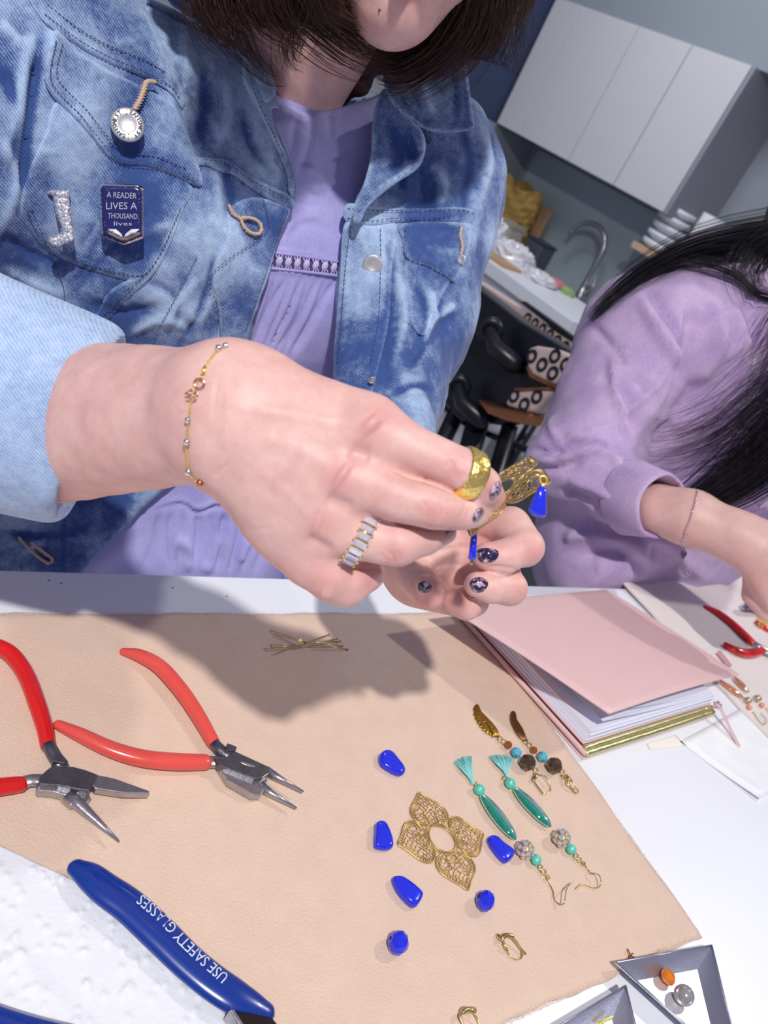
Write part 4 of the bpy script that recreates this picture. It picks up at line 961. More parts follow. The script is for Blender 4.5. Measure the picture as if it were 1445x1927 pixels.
obj('rolled_cuff', (V, [(j * N_ + i, (j + 1) * N_ + i, (j + 1) * N_ + (i + 1) % N_, j * N_ + (i + 1) % N_) for j in range(len(prof) - 1) for i in range(N_)]), LINEN, SHIRT)
mb = MB(); mb.torus(W(1291, 1077, .845), R @ np.array([0, 0, 1]), .0038, .0014, 16, 6); mb.ell(W(1291, 1077, .846), .0038, .0038, .001, nu=12, nv=6); obj('shirt_button', mb, simple('pearly_button', srgb(220, 212, 226), .2), SHIRT)
h2 = Field()
h2.px((1238, 958, .790, 46), (1300, 975, .775, 46), .02).px((1300, 975, .775, 46), (1385, 1010, .755, 42), .02).px((1385, 1010, .755, 42), (1440, 1050, .745, 44), .02)
h2.px((1440, 1030, .745, 40), (1500, 1075, .74, 42), .02)
h2.chain([(1420, 1060, .745, 30), (1440, 1100, .742, 24), (1455, 1140, .745, 18)], .006).chain([(1450, 1060, .742, 30), (1475, 1110, .738, 22), (1470, 1150, .745, 17)], .003)
h2.chain([(1490, 1070, .738, 26), (1515, 1120, .736, 21), (1500, 1160, .745, 16)], .003).chain([(1520, 1080, .74, 22), (1545, 1125, .74, 18), (1530, 1160, .748, 14)], .003)
h2.chain([(1425, 1070, .755, 26), (1418, 1120, .76, 20), (1440, 1155, .755, 15)], .004)
h2.px((1238, 955, .792, 36), (1170, 925, .825, 26), .01).px((1170, 925, .825, 26), (1105, 882, .895, 18), .005).px((1105, 882, .895, 18), (1300, 640, .97, 50), .02).px((1300, 640, .97, 60), (1510, 620, 1.04, 80), .03)
h2.px((1610, 480, .98, 110), (1620, 400, 1.0, 120), .03).px((1530, 560, 1.02, 60), (1510, 640, 1.04, 80), .03)
V, Q = h2.mesh(.0025, smooth=1); b2 = obj('body', (c2w(V), Q), SKIN2, WOMAN2); redness(b2, V, [(1430, 1100, 40, .5)])
BR2 = thing('bracelet', W(1300, 960, .72), 'bracelet of small sparkling stones on the right-hand woman\'s wrist', 'bracelet')
P, q = lay([(1313, 912), (1311, 930), (1305, 955), (1298, 980), (1290, 1002), (1287, 1014)], h2, .0012, sm=True, step=5.2)
mb = MB(); mb.tube([c2w(t) for t in q], .0007, 6); qb = [q[-1] * (1 - t) + q[0] * t + np.array([0, 0, .048]) * math.sin(t * math.pi) for t in np.linspace(0, 1, 12)]; mb.tube([c2w(t) for t in qb], .0007, 6); obj('setting', mb, RG, BR2)
RST = simple('rose_stone', srgb(236, 210, 214), .08, .6)
for t in q: mb = MB(); mb.ell(c2w(t), .0014, nu=6, nv=4); obj('stone', mb, RST, BR2, False)
hair2 = [
 ([(1620, 380, .93), (1480, 438, .91), (1380, 452, .90), (1290, 474, .89), (1200, 522, .88), (1135, 575, .88), (1098, 612, .885)], 44, 6, .02, 420, .0005, 3, .8),
 ([(1620, 400, .92), (1500, 450, .90), (1430, 462, .895), (1350, 462, .89), (1260, 488, .885)], 46, 10, .02, 260, .0005, 2, .8),
 ([(1600, 420, .90), (1500, 450, .89), (1440, 480, .88), (1420, 520, .88), (1450, 570, .87)], 50, 40, .02, 300, .0005, 4, .8),
 ([(1560, 440, .90), (1430, 480, .885), (1320, 488, .88), (1230, 508, .878), (1160, 562, .88), (1110, 602, .885)], 12, 6, .008, 26, .0003, 3, .8),
 ([(1560, 520, .87), (1450, 560, .865), (1390, 520, .868), (1330, 497, .87), (1270, 495, .875), (1210, 515, .88)], 14, 8, .008, 60, .00035, 2, .8),
 ([(1640, 590, .86), (1560, 720, .84), (1490, 800, .825), (1410, 880, .805), (1345, 925, .80), (1300, 955, .79), (1292, 1000, .785), (1305, 1045, .78)], 70, 10, .02, 420, .0005, 3, .7),
 ([(1640, 560, .86), (1560, 660, .84), (1460, 710, .83), (1360, 770, .825), (1260, 805, .825), (1195, 796, .83)], 70, 30, .02, 60, .00026, 5, .7),
 ([(1640, 560, .86), (1560, 680, .84), (1450, 745, .82), (1360, 815, .815), (1270, 850, .812), (1200, 846, .815)], 80, 34, .02, 120, .00028, 5, .7),
 ([(1640, 620, .86), (1540, 750, .83), (1440, 840, .81), (1360, 885, .80), (1290, 895, .80)], 70, 40, .02, 240, .0004, 4, .7),
 ([(1640, 600, .86), (1540, 780, .83), (1470, 870, .81), (1410, 925, .80)], 70, 50, .02, 360, .0005, 4, .7),
 ([(1640, 480, .88), (1560, 560, .87), (1500, 640, .86), (1460, 740, .84)], 60, 60, .02, 300, .0005, 4, .7)]
locks('hair', hair2, BLACK, WOMAN2)
cap = Field(); cap.px((1575, 500, .97, 140), (1600, 420, .96, 150), .03); V, Q = cap.mesh(.008, smooth=2); obj('hair_underlayer', (c2w(V), Q), BLACK, WOMAN2)
# ================================================================== THINGS ON THE TABLE
FH = .0030                                               # top of the bead mat
def sc(px, py, h=0): return float(tcam(px, py, h)[2]) / F    # metres per px there
def tt(pts, base, lift=1.0):
    """(px, py, r px) -> centres resting on a surface, and radii"""
    P = []; Rr = []
    for x, y, r in pts: rm = r * sc(x, y, base); P.append(T(x, y, base + rm * lift)); Rr.append(rm)
    return P, Rr
def sp3(pts, step=10): return [tuple(p) for p in spline(pts, step=step)]
def plate(name, poly, h0, h1, mat, par, bev=.0004, pix_h=None):
    pix_h = h1 if pix_h is None else pix_h; top = [T(x, y, pix_h) for x, y in poly]
    top = [np.array([p[0], p[1], TZ + h1]) for p in top]; bot = [np.array([p[0], p[1], TZ + h0]) for p in top]
    if sum(top[i][0] * top[(i + 1) % len(top)][1] - top[(i + 1) % len(top)][0] * top[i][1] for i in range(len(top))) < 0: top = top[::-1]; bot = bot[::-1]
    mb = MB(); mb.prism(top, bot); o = obj(name, mb, mat, par, False)
    if bev: bevel(o, bev)
    return o
def pebble(name, poly, h0, hh, mat, par=None, step=4, dish=0.0, **k):
    P = spline(poly, step=step, closed=True); pts = np.array([T(x, y, h0 + hh * .5) for x, y in P]); c = pts.mean(0); n = len(P); V = []
    lev = [(.02, 0), (.70, 0.0), (.86, .05), (.95, .18), (1, .42), (1, .58), (.96, .80), (.88, .94), (.74, 1.0), (.4, 1.03), (.02, 1.04)]
    for s_, h in lev:
        for p in pts: q = c + (p - c) * s_; V.append((q[0], q[1], TZ + h0 + h * hh))
    Fc = [(j * n + i, (j + 1) * n + i, (j + 1) * n + (i + 1) % n, j * n + (i + 1) % n) for j in range(len(lev) - 1) for i in range(n)]
    a = sum(pts[i][0] * pts[(i + 1) % n][1] - pts[(i + 1) % n][0] * pts[i][1] for i in range(n))
    if a > 0: Fc = [f[::-1] for f in Fc]
    return obj(name, (V, Fc), mat, par, **k)
def facet(c, r, sq=1.0, A=None, n=9, rows=(-.86, -.42, 0.0, .42, .86)):
    """fire-polished bead: flat facets in offset rows around its hole axis"""
    A = np.eye(3) if A is None else np.array(A); V = []; 
    for j, z in enumerate(rows):
        rr = math.sqrt(max(0, 1 - z * z)) * (1.0 if abs(z) < .8 else .9)
        for i in range(n): t = 2 * math.pi * (i + .5 * (j % 2)) / n; V.append(np.array(c) + np.array([rr * math.cos(t) * r, rr * math.sin(t) * r, z * sq * r]) @ A)
    Fc = []
    for j in range(len(rows) - 1):
        for i in range(n):
            a, b = j * n + i, j * n + (i + 1) % n; c_, d = (j + 1) * n + i, (j + 1) * n + (i + 1) % n
            if j % 2 == 0: Fc += [(a, b, c_), (b, d, c_)]
            else: Fc += [(a, d, c_), (a, b, d)]
    Fc += [tuple(range(n))[::-1], tuple((len(rows) - 1) * n + i for i in range(n))]
    return V, Fc
def axis_frame(z):
    z = np.array(z, float); z /= np.linalg.norm(z); t = np.array([0, 0, 1.0]) if abs(z[2]) < .9 else np.array([1.0, 0, 0])
    x = np.cross(t, z); x /= np.linalg.norm(x); return np.array([x, np.cross(z, x), z])
# --- white paper towel with embossed bubbles
r3 = np.random.default_rng(5); nx = 230; edge_px = spline([(-120, 1540), (0, 1594), (60, 1622), (150, 1664), (235, 1722), (330, 1810), (400, 1884), (470, 1960), (560, 2060)], n=40)
E_ = np.array([T(x, y, FH + .001)[:2] for x, y in edge_px]); bub = r3.uniform((-.0, .0), (.22, .24), (900, 2)); br = r3.uniform(.0013, .0028, 900)
m_ = len(E_); ny = 220; V = []
base = np.array([[p[0] - .02 - .25 * 1.0, p[1] - .0] for p in E_])
for i in range(m_):
    for j in range(ny): t = j / (ny - 1); q = E_[i] + np.array([-.15, -.15]) * t; V.append((q[0], q[1], 0))
V = np.array(V); H_ = np.zeros(len(V))
for (bx, by), r_ in zip(bub, br):
    d = (V[:, 0] - bx) ** 2 + (V[:, 1] - by) ** 2; m = d < (2 * r_) ** 2; H_[m] += .0010 * np.exp(-d[m] / (r_ * r_) * 1.8)
H_ += .0011 + .0006 * (np.sin(V[:, 0] * 60) * np.sin(V[:, 1] * 47 + 1) + 1) + .0012 * np.exp(-(((V[:, 0] - .16) ** 2 + (V[:, 1] - .15) ** 2) / .0008))
H_ += .0006 * np.exp(-(((V[:, 0] + V[:, 1] * .6 - .18) / .004) ** 2))
Vt = V.copy(); Vt[:, 2] = TZ + FH + H_; Vb = Vt.copy(); Vb[:, 2] -= .0006; N_ = len(V)
Fc = [(i * ny + j, i * ny + j + 1, (i + 1) * ny + j + 1, (i + 1) * ny + j) for i in range(m_ - 1) for j in range(ny - 1)]
Fb = [tuple(a + N_ for a in f[::-1]) for f in Fc] + [(i * ny, (i + 1) * ny, (i + 1) * ny + N_, i * ny + N_) for i in range(m_ - 1)]
PT = Mat('white_paper_towel'); PT.col(srgb(228, 231, 235)); PT.set(Roughness=.9); PT.bump(PT.noise(500, 3), .4, .0008)
tag(obj('paper_towel', (np.vstack([Vt, Vb]), Fc + Fb), PT.m), 'white embossed paper towel lying over the corner of the bead mat', 'paper')
# --- pliers
def grip(pts, mat, par, base=FH, flat=.82, name='handle_grip'):
    P, Rr = tt(sp3(pts), base, .9); mb = MB(); mb.tube(P, Rr, 18, flat=flat, rnd_caps=True, up=(0, 0, 1)); return obj(name, mb, mat, par)
def cone(pts, mat, par, h, name='jaw', flat=1.0, n=16):
    P = [T(x, y, h) for x, y, r in pts]; Rr = [r * sc(x, y, h) for x, y, r in pts]; mb = MB(); mb.tube(P, Rr, n, flat=flat, up=(0, 0, 1)); return obj(name, mb, mat, par)
CORAL = simple('coral_vinyl', srgb(226, 84, 74), .22, 0, 60, .05, Coat_Weight=.5)
RED = simple('red_vinyl', srgb(214, 26, 22), .2, 0, 60, .05, Coat_Weight=.5)
BLUE = simple('blue_vinyl', srgb(10, 50, 140), .24, 0, 60, .06, Coat_Weight=.6)
p1 = thing('round_nose_pliers', T(440, 1440, 0), 'coral-handled round-nose pliers with two slim cone tips, open on the mat', 'pliers')
grip([(233, 1226, 8), (262, 1233, 13), (300, 1254, 15), (340, 1298, 15), (372, 1345, 14.5), (402, 1398, 13)], CORAL, p1)
grip([(110, 1364, 10), (150, 1382, 14), (210, 1410, 16), (270, 1427, 17), (330, 1433, 17), (384, 1434, 15.5)], CORAL, p1)
cone([(402, 1398, 11), (415, 1412, 12), (432, 1424, 12), (448, 1436, 11)], STEEL_D, p1, FH + .0045, 'shank', .8); cone([(380, 1434, 13), (410, 1434, 12), (440, 1446, 15), (470, 1462, 13)], STEEL, p1, FH + .0035, 'shank', .7)
plate('joint_plate', [(404, 1424), (420, 1428), (442, 1413), (509, 1444), (506, 1456), (494, 1463), (478, 1465), (414, 1440)], FH + .003, FH + .0085, STEEL_D, p1, .0005)
plate('joint_block', [(412, 1441), (440, 1446), (480, 1466), (498, 1462), (505, 1468), (492, 1496), (476, 1496), (430, 1470)], FH + .001, FH + .0058, STEEL, p1, .0005)
plate('stop', [(428, 1398), (446, 1405), (444, 1412), (424, 1414)], FH + .003, FH + .0085, STEEL_D, p1, .0003)
mb = MB(); c0 = T(466, 1438, FH + .0086); A_ = axis_frame((0, 0, 1)); mb.ell(c0, .0050, .0012, .0004, nu=14, nv=6, axes=[[.86, -.5, 0], [.5, .86, 0], [0, 0, 1]]); obj('stamped_mark', mb, STEEL, p1)
cone([(500, 1450, 9.5), (530, 1467, 5.5), (571, 1490, 1.8)], STEEL, p1, FH + .0055); cone([(488, 1479, 10.5), (515, 1496, 6.5), (558, 1521, 2)], STEEL, p1, FH + .0040)
p2 = thing('chain_nose_pliers', T(130, 1465, 0), 'bright red-handled chain-nose pliers with flat pointed jaws, at the left edge', 'pliers')
grip([(-40, 1205, 10), (-10, 1214, 15), (22, 1232, 16), (50, 1272, 16), (70, 1325, 16), (84, 1370, 15), (90, 1402, 14)], RED, p2)
grip([(-140, 1470, 14), (-80, 1482, 17), (-20, 1482, 18), (36, 1476, 16)], RED, p2)
cone([(90, 1400, 12), (98, 1415, 13), (108, 1432, 13), (118, 1448, 13)], STEEL_D, p2, FH + .005, 'shank', .8); cone([(34, 1474, 13), (60, 1468, 12.5), (90, 1470, 15), (120, 1478, 14)], STEEL, p2, FH + .004, 'shank', .7)
plate('joint_plate', [(72, 1464), (86, 1450), (98, 1441), (137, 1442), (160, 1448), (184, 1457), (178, 1472), (166, 1488), (150, 1486), (110, 1478), (74, 1476)], FH + .003, FH + .0088, STEEL_D, p2, .0006)
plate('joint_block', [(70, 1476), (110, 1478), (168, 1489), (160, 1502), (134, 1500), (100, 1490), (70, 1488)], FH + .001, FH + .006, STEEL, p2, .0006)
plate('stop', [(103, 1418), (118, 1420), (129, 1433), (122, 1437), (100, 1432)], FH + .003, FH + .009, STEEL_D, p2, .0003)
def jawp(poly, h0, h1, mat, par, ridge):
    o = plate('jaw', poly, h0, h1, mat, par, .0006); return o
jawp([(176, 1456), (215, 1464), (282, 1488), (281, 1493), (232, 1492), (180, 1484), (172, 1476)], FH + .002, FH + .0065, STEEL, p2, None)
cone([(128, 1496, 13), (150, 1515, 12), (185, 1547, 7.5), (224, 1583, 2)], STEEL, p2, FH + .0045, 'jaw', .8, 12)
jawp([(112, 1488), (160, 1488), (172, 1500), (160, 1512), (134, 1514), (118, 1500)], FH + .001, FH + .0055, STEEL, p2, None)
# --- blue flush cutters with printed words
p3 = thing('flush_cutters', T(470, 1900, 0), 'blue-handled flush cutters printed USE SAFETY GLASSES, lying on the paper towel', 'cutters')
bp3 = sp3([(146, 1634, 19), (168, 1648, 27), (200, 1674, 31), (245, 1706, 33), (299, 1756, 34), (350, 1806, 33), (398, 1846, 33), (440, 1874, 32), (475, 1892, 26), (500, 1904, 19)], 8)
P, Rr = tt(bp3, FH + .0035, .52); mb = MB(); mb.tube(P, Rr, 28, flat=.52, rnd_caps=True, up=(0, 0, 1)); obj('handle_grip', mb, BLUE, p3)
ptx = spline([(262, 1690), (305, 1727), (350, 1776), (424, 1843)], step=2); s_ = np.r_[0, np.cumsum(np.hypot(*np.diff(ptx, axis=0).T))]; ptx = ptx[::-1]
TV, TF = text_mesh('USE SAFETY GLASSES'); TV[:, 0] -= TV[:, 0].min(); TV[:, 0] *= s_[-1] / TV[:, 0].max(); hh = TV[:, 1].max() - TV[:, 1].min(); TV[:, 1] = (TV[:, 1] - TV[:, 1].mean()) / hh * 21
out = []; sa = np.r_[0, np.cumsum(np.hypot(*np.diff(ptx, axis=0).T))]
cl = np.array([p[:2] for p in bp3]); cr_ = np.array([p[2] for p in bp3])
for u, v, _ in TV:
    x = np.interp(u, sa, ptx[:, 0]); y = np.interp(u, sa, ptx[:, 1]); x2 = np.interp(min(u + 3, sa[-1]), sa, ptx[:, 0]); y2 = np.interp(min(u + 3, sa[-1]), sa, ptx[:, 1])
    if u + 3 > sa[-1]: x0_ = np.interp(u - 3, sa, ptx[:, 0]); y0_ = np.interp(u - 3, sa, ptx[:, 1]); dx, dy = x - x0_, y - y0_
    else: dx, dy = x2 - x, y2 - y
    L = math.hypot(dx, dy); dx, dy = dx / L, dy / L; out.append((x + dy * v, y - dx * v))
out = np.array(out)
Pc = np.array(P)[3:-3] if len(P) > len(Rr) else np.array(P); Pc = np.array(P)
V = []
for x, y in out:
    lo, hi = FH + .002, FH + .03
    # walk down the sight line to the handle surface (elliptic section)
    best = None
    for h in np.linspace(hi, lo, 160):
        q = T(x, y, h); i = min(np.argmin(((Pc[:, :2] - q[:2]) ** 2).sum(1)), len(Pc) - 2); dd, _a = pdist(Pc[max(i - 1, 0):i + 2, :2], np.array([q[0]]), np.array([q[1]])); dxy = float(dd[0]); dz = (q[2] - Pc[i, 2]) / .52
        if math.hypot(dxy, dz) < Rr[i]: best = h; break
    V.append(T(x, y, (best if best else FH + .012) + .0005))
obj('printed_words', (V, TF), simple('white_print', srgb(214, 226, 240), .5), p3, False)
grip([(-160, 1860, 22), (-80, 1893, 26), (0, 1926, 28), (80, 1952, 30), (180, 1975, 32), (300, 1990, 32), (430, 1990, 26)], BLUE, p3, FH + .002, .55)
plate('cutter_head', [(442, 1902), (470, 1906), (512, 1914), (545, 1955), (520, 1990), (470, 1975), (448, 1930)], FH + .003, FH + .012, simple('blackened_steel', srgb(58, 50, 50), .4, .9), p3, .0006)
plate('spring', [(432, 1900), (440, 1898), (462, 1932), (455, 1936)], FH + .004, FH + .013, STEEL, p3, .0004)
# --- head pins
pins = [((509, 1186.5), (578, 1209)), ((517, 1194), (575, 1210)), ((557, 1213.5), (510, 1214.5)), ((554, 1216.5), (512, 1219.5)), ((520, 1229), (619, 1194)), ((560, 1217), (634, 1202.5)), ((563, 1214), (640, 1207)), ((590, 1211), (644, 1216)), ((600, 1215), (654, 1222))]
where = ['top left of the pin heap', 'second from the top left of the pin heap', 'lying left in the middle of the pin heap', 'lowest of the left pins in the heap', 'crossing all the others with its head at upper right', 'with its head right of centre in the heap', 'with its head at the middle right of the heap', 'second lowest at the right of the heap', 'lowest at the right of the heap']
for i, ((a, b), wh) in enumerate(zip(pins, where)):
    A = T(*a, FH + .0008 + .0004 * i); B = T(*b, FH + .0008 + .0004 * (8 - i)); root = thing('head_pin', (A + B) / 2, 'thin brass head pin ' + wh, 'pin', 'brass head pins heaped in the hand shadow')
    mb = MB(); mb.tube([A, (A + B) / 2 + np.array([0, 0, .0003]), B], .00036, 8); obj('shaft', mb, BRASS_L, root)
    mb = MB(); d = (B - A) / np.linalg.norm(B - A); mb.tube([B, B + d * .0004], .0009, 12); obj('pin_head', mb, BRASS_L, root)
# --- loose cobalt beads
def cr2(pts): return [(640 + x / 2.779, 1300 + y / 2.779) for x, y in pts]
drops = [([(202, 358), (210, 328), (238, 314), (268, 324), (300, 362), (334, 408), (335, 432), (318, 443), (290, 436), (250, 415), (212, 388)], 'cobalt drop bead highest on the mat, above the brass flower'),
 ([(184, 698), (205, 684), (232, 692), (255, 735), (272, 790), (270, 825), (235, 832), (188, 822), (177, 800), (180, 745)], 'cobalt drop bead standing left of the brass flower'),
 ([(770, 775), (786, 760), (812, 766), (850, 800), (902, 838), (904, 868), (876, 897), (855, 895), (820, 860), (785, 812)], 'cobalt drop bead between the brass flower and the rhinestone ball'),
 ([(270, 986), (288, 973), (318, 976), (370, 1010), (424, 1058), (428, 1082), (402, 1125), (380, 1130), (342, 1100), (298, 1048)], 'cobalt drop bead below the brass flower, left of the round bead')]
for pl, lb in drops:
    o = pebble('drop_bead', cr2(pl), FH - .0006, .0058, COBALT); tag(o, lb, 'bead', 'loose cobalt drop beads')
for (x, y, r, sz, lb) in ((913.5, 1695, 19.5, .9, 'faceted round cobalt bead just below the tip of the brass flower'), (749.5, 1774, 21.5, .95, 'faceted round cobalt bead by itself, lowest of the blue beads')):
    rm = r * sc(x, y); c = T(x, y, FH + rm * .8); A = axis_frame((.5, -.4, -.1)); root = thing('round_bead', c - np.array([0, 0, rm]), lb, 'bead', 'faceted cobalt round beads')
    V, Fc = facet(c, rm, sz, A, 10); bevel(obj('bead_body', (V, Fc), COBALT, root, False), .0003)
    mb = MB(); mb.torus(c + A[2] * rm * sz * .87 * (1 if A[2] @ (c2w([0, 0, 0]) - c) > 0 else -1), A[2], rm * .10, rm * .05, 14, 6); obj('bead_hole', mb, simple('dark_hole', srgb(12, 16, 90), .5), root)
# --- filigree flowers
rf = np.random.default_rng(11); LACE = []
def petal_edge():
    up = [(.29, .18), (.34, .31), (.45, .40), (.58, .41), (.69, .35), (.79, .24), (.89, .12), (1.0, 0)]
    return [(x, y) for x, y in up] + [(x, -y) for x, y in up[-2::-1]]
def build_lace():
    segs = []
    E0 = spline(petal_edge(), n=5); Ep = [tuple(p) for p in E0]
    for k in range(4):
        c, s = math.cos(k * math.pi / 2), math.sin(k * math.pi / 2); rot = lambda p: (p[0] * c - p[1] * s, p[0] * s + p[1] * c)
        for i in range(len(Ep) - 1): segs.append((rot(Ep[i]), rot(Ep[i + 1]), .017))
        inn = [(.30 + (x - .30) * .88 + .0, y * .84) for x, y in Ep]
        for i in range(0, len(inn) - 1): segs.append((rot(inn[i]), rot((inn[i + 1][0], inn[i + 1][1])), .009))
        for i in range(0, len(Ep) - 1, 2): segs.append((rot(Ep[i]), rot(inn[i]), .011))
        P = rf.uniform((.28, -.36), (.97, .36), (800, 2)); X, Y = P[:, 0], P[:, 1]; m = inside(np.array(inn), X, Y); P = P[m]; keep = []
        for p in P:
            if all((p[0] - q[0]) ** 2 + ((p[1] - q[1]) * 1.0) ** 2 > .0030 for q in keep): keep.append(p)
        keep += [inn[i] for i in range(0, len(inn), 2)]
        V_, E_2, F_2 = delaunay_2d_cdt([Vector((float(p[0]), float(p[1]))) for p in keep], [], [], 0, 1e-4)[:3]
        cen = [np.mean([V_[i][:] for i in f], axis=0) for f in F_2]; em = {}
        for fi, f in enumerate(F_2):
            for i in range(len(f)): em.setdefault(tuple(sorted((f[i], f[(i + 1) % len(f)]))), []).append(fi)
        ia = np.array(Ep)
        for e_, fs in em.items():
            if len(fs) == 2 and rf.random() > .06:
                a, b = cen[fs[0]], cen[fs[1]]
                if inside(ia, np.array([a[0], b[0]]), np.array([a[1], b[1]])).all(): segs.append((rot(a), rot(b), .0095))
        for yy in (-.1, .1): segs.append((rot((.33, yy)), rot((.55, yy * 1.4)), .016)); segs.append((rot((.44, yy * 1.2 - .05)), rot((.44, yy * 1.2 + .05)), .014))
    for i in range(48):
        a, b = i * 2 * math.pi / 48, (i + 1) * 2 * math.pi / 48
        for r_, w_ in ((.27, .015), (.33, .011)): segs.append(((r_ * math.cos(a), r_ * math.sin(a)), (r_ * math.cos(b), r_ * math.sin(b)), w_))
        segs.append(((.27 * math.cos(a), .27 * math.sin(a)), (.34 * math.cos(a), .34 * math.sin(a)), .011))
    return segs
LACE = build_lace()
def flower(Cn, U, Vv, par, mat, bend=0.0):
    n = np.cross(U, Vv); n /= np.linalg.norm(n); k = (np.linalg.norm(U) + np.linalg.norm(Vv)) / 2; mb = MB()
    def m(p): r2 = p[0] ** 2 + p[1] ** 2; return Cn + U * p[0] + Vv * p[1] + n * bend * k * r2
    for a, b, w_ in LACE:
        A, B = m(a), m(b)
        if np.linalg.norm(B - A) > 1e-6: mb.tube([A, B], w_ * k, 5, caps=False, up=tuple(n), flat=.8)
    return obj('filigree_lace', mb, mat, par)
tips = [T(787, 1492.5, FH), T(908, 1570, FH), T(880, 1676, FH), T(748, 1589, FH)]
Cn = sum(tips) / 4 + np.array([0, 0, .0006]); fr = thing('filigree_flower', Cn, 'flat brass filigree flower with four lacy petals lying on the mat', 'jewellery part')
flower(Cn, (tips[0] - tips[2]) / 2, (tips[1] - tips[3]) / 2, fr, simple('raw_brass', srgb(208, 174, 108), .34, .85, 500, .2))
# the earring held in the fingers
EH = thing('brass_earring', c2w(CP(942, 925, .306)), 'antique brass filigree flower earring with two cobalt drops, held between the fingers', 'earring')
k_ = .306 / F; Uc = np.array([64, -76, 58.]) * k_; Vc = np.array([74, -20, -84.]) * k_
flower(c2w(CP(938, 922, .306)), c2w(Uc) - CAMP, c2w(Vc) - CAMP, EH, BRASS, .10)
def hang(px, py, d, poly, th, par, rings):
    Pp = spline(poly, step=3, closed=True); c = Pp.mean(0); n = len(Pp); V = []
    for s_, h in ((.05, -1), (.72, -.98), (.93, -.7), (1, -.25), (1, .25), (.93, .7), (.72, .98), (.05, 1)):
        for p in Pp: q = c + (p - c) * s_; V.append(c2w(CP(q[0], q[1], d + h * th / 2)))
    Fc = [(j * n + i, (j + 1) * n + i, (j + 1) * n + (i + 1) % n, j * n + (i + 1) % n) for j in range(7) for i in range(n)]
    return obj('drop', (V, Fc), COBALT, par)
hang(0, 0, .289, [(1013, 917), (1019, 914), (1026, 917), (1028, 925), (1028, 968), (1026, 972), (1018, 974), (1003, 970), (995, 962), (995, 956)], .0062, EH, 0)
hang(0, 0, .318, [(888, 1001), (893, 999), (898, 1002), (898, 1012), (897, 1040), (896, 1053), (891, 1056), (885, 1055), (881, 1050), (882, 1040), (885, 1012)], .0100, EH, 0)
for pts, rr in (([(1016, 898), (1024, 896), (1029, 902), (1027, 910), (1021, 912), (1017, 906)], .00045),):
    mb = MB(); mb.tube([c2w(CP(x, y, .289)) for x, y in spline(pts, step=2, closed=True)], rr, 7, closed=True); obj('jump_ring', mb, GOLD, EH)
mb = MB(); mb.tube([c2w(CP(x, y, .289)) for x, y in ((1021, 910), (1020, 918))], .0005, 7); mb.tube([c2w(CP(x, y, .289)) for x, y in ((1018, 900), (1010, 893), (1006, 897))], .00045, 7); obj('pin_loop', mb, GOLD, EH)
mb = MB(); mb.tube([c2w(CP(x, y, .318)) for x, y in spline([(890, 988), (894, 985), (898, 988), (897, 994), (893, 997), (890, 993)], step=1.5, closed=True)], .00045, 7, closed=True); obj('jump_ring', mb, BRASS_L, EH)
mb = MB(); mb.tube([c2w(CP(x, y, .318)) for x, y in ((893, 995), (893, 1002))], .0006, 7); mb.tube([c2w(CP(x, y, .318)) for x, y in ((888, 1055), (887, 1060), (886, 1063))], [.0006, .0009, .0002], 7); obj('pin_loop', mb, BRASS_L, EH)
# --- teal tassel earrings
TEAL = Mat('teal_glass'); TEAL.col(TEAL.mix(TEAL.noise(120), srgb(0, 140, 130), srgb(60, 214, 184))); TEAL.set(Roughness=.05, Transmission_Weight=.7, IOR=1.5, Coat_Weight=.8)
MINT = simple('mint_opaque_glass', srgb(92, 200, 176), .35, 0, 200, .05)
SILK = Mat('aqua_silk'); SILK.col(SILK.mix(SILK.noise(900, 2), srgb(96, 198, 196), srgb(170, 232, 226))); SILK.set(Roughness=.5, Sheen_Weight=.3)
def bead(par, x, y, r, mat, name, sq=1.0, ax=(0, 0, 1), n=9, lift=.9, sm=False):
    rm = r * sc(x, y); c = T(x, y, FH + rm * lift); V, Fc = facet(c, rm, sq, axis_frame(ax), n); return obj(name, (V, Fc), mat, par, sm), c, rm
def loop(par, pts, r, mat, h, name='wire_loop', closed=True, step=2):
    mb = MB(); P = [T(x, y, h) for x, y in spline(pts, step=step, closed=closed)]; mb.tube(P, r, 7, closed=closed); return obj(name, mb, mat, par)
def circ(x, y, rx, ry, rot=0): return [(x + rx * math.cos(t) * math.cos(rot) - ry * math.sin(t) * math.sin(rot), y + rx * math.cos(t) * math.sin(rot) + ry * math.sin(t) * math.cos(rot)) for t in np.arange(10) * math.pi / 5]
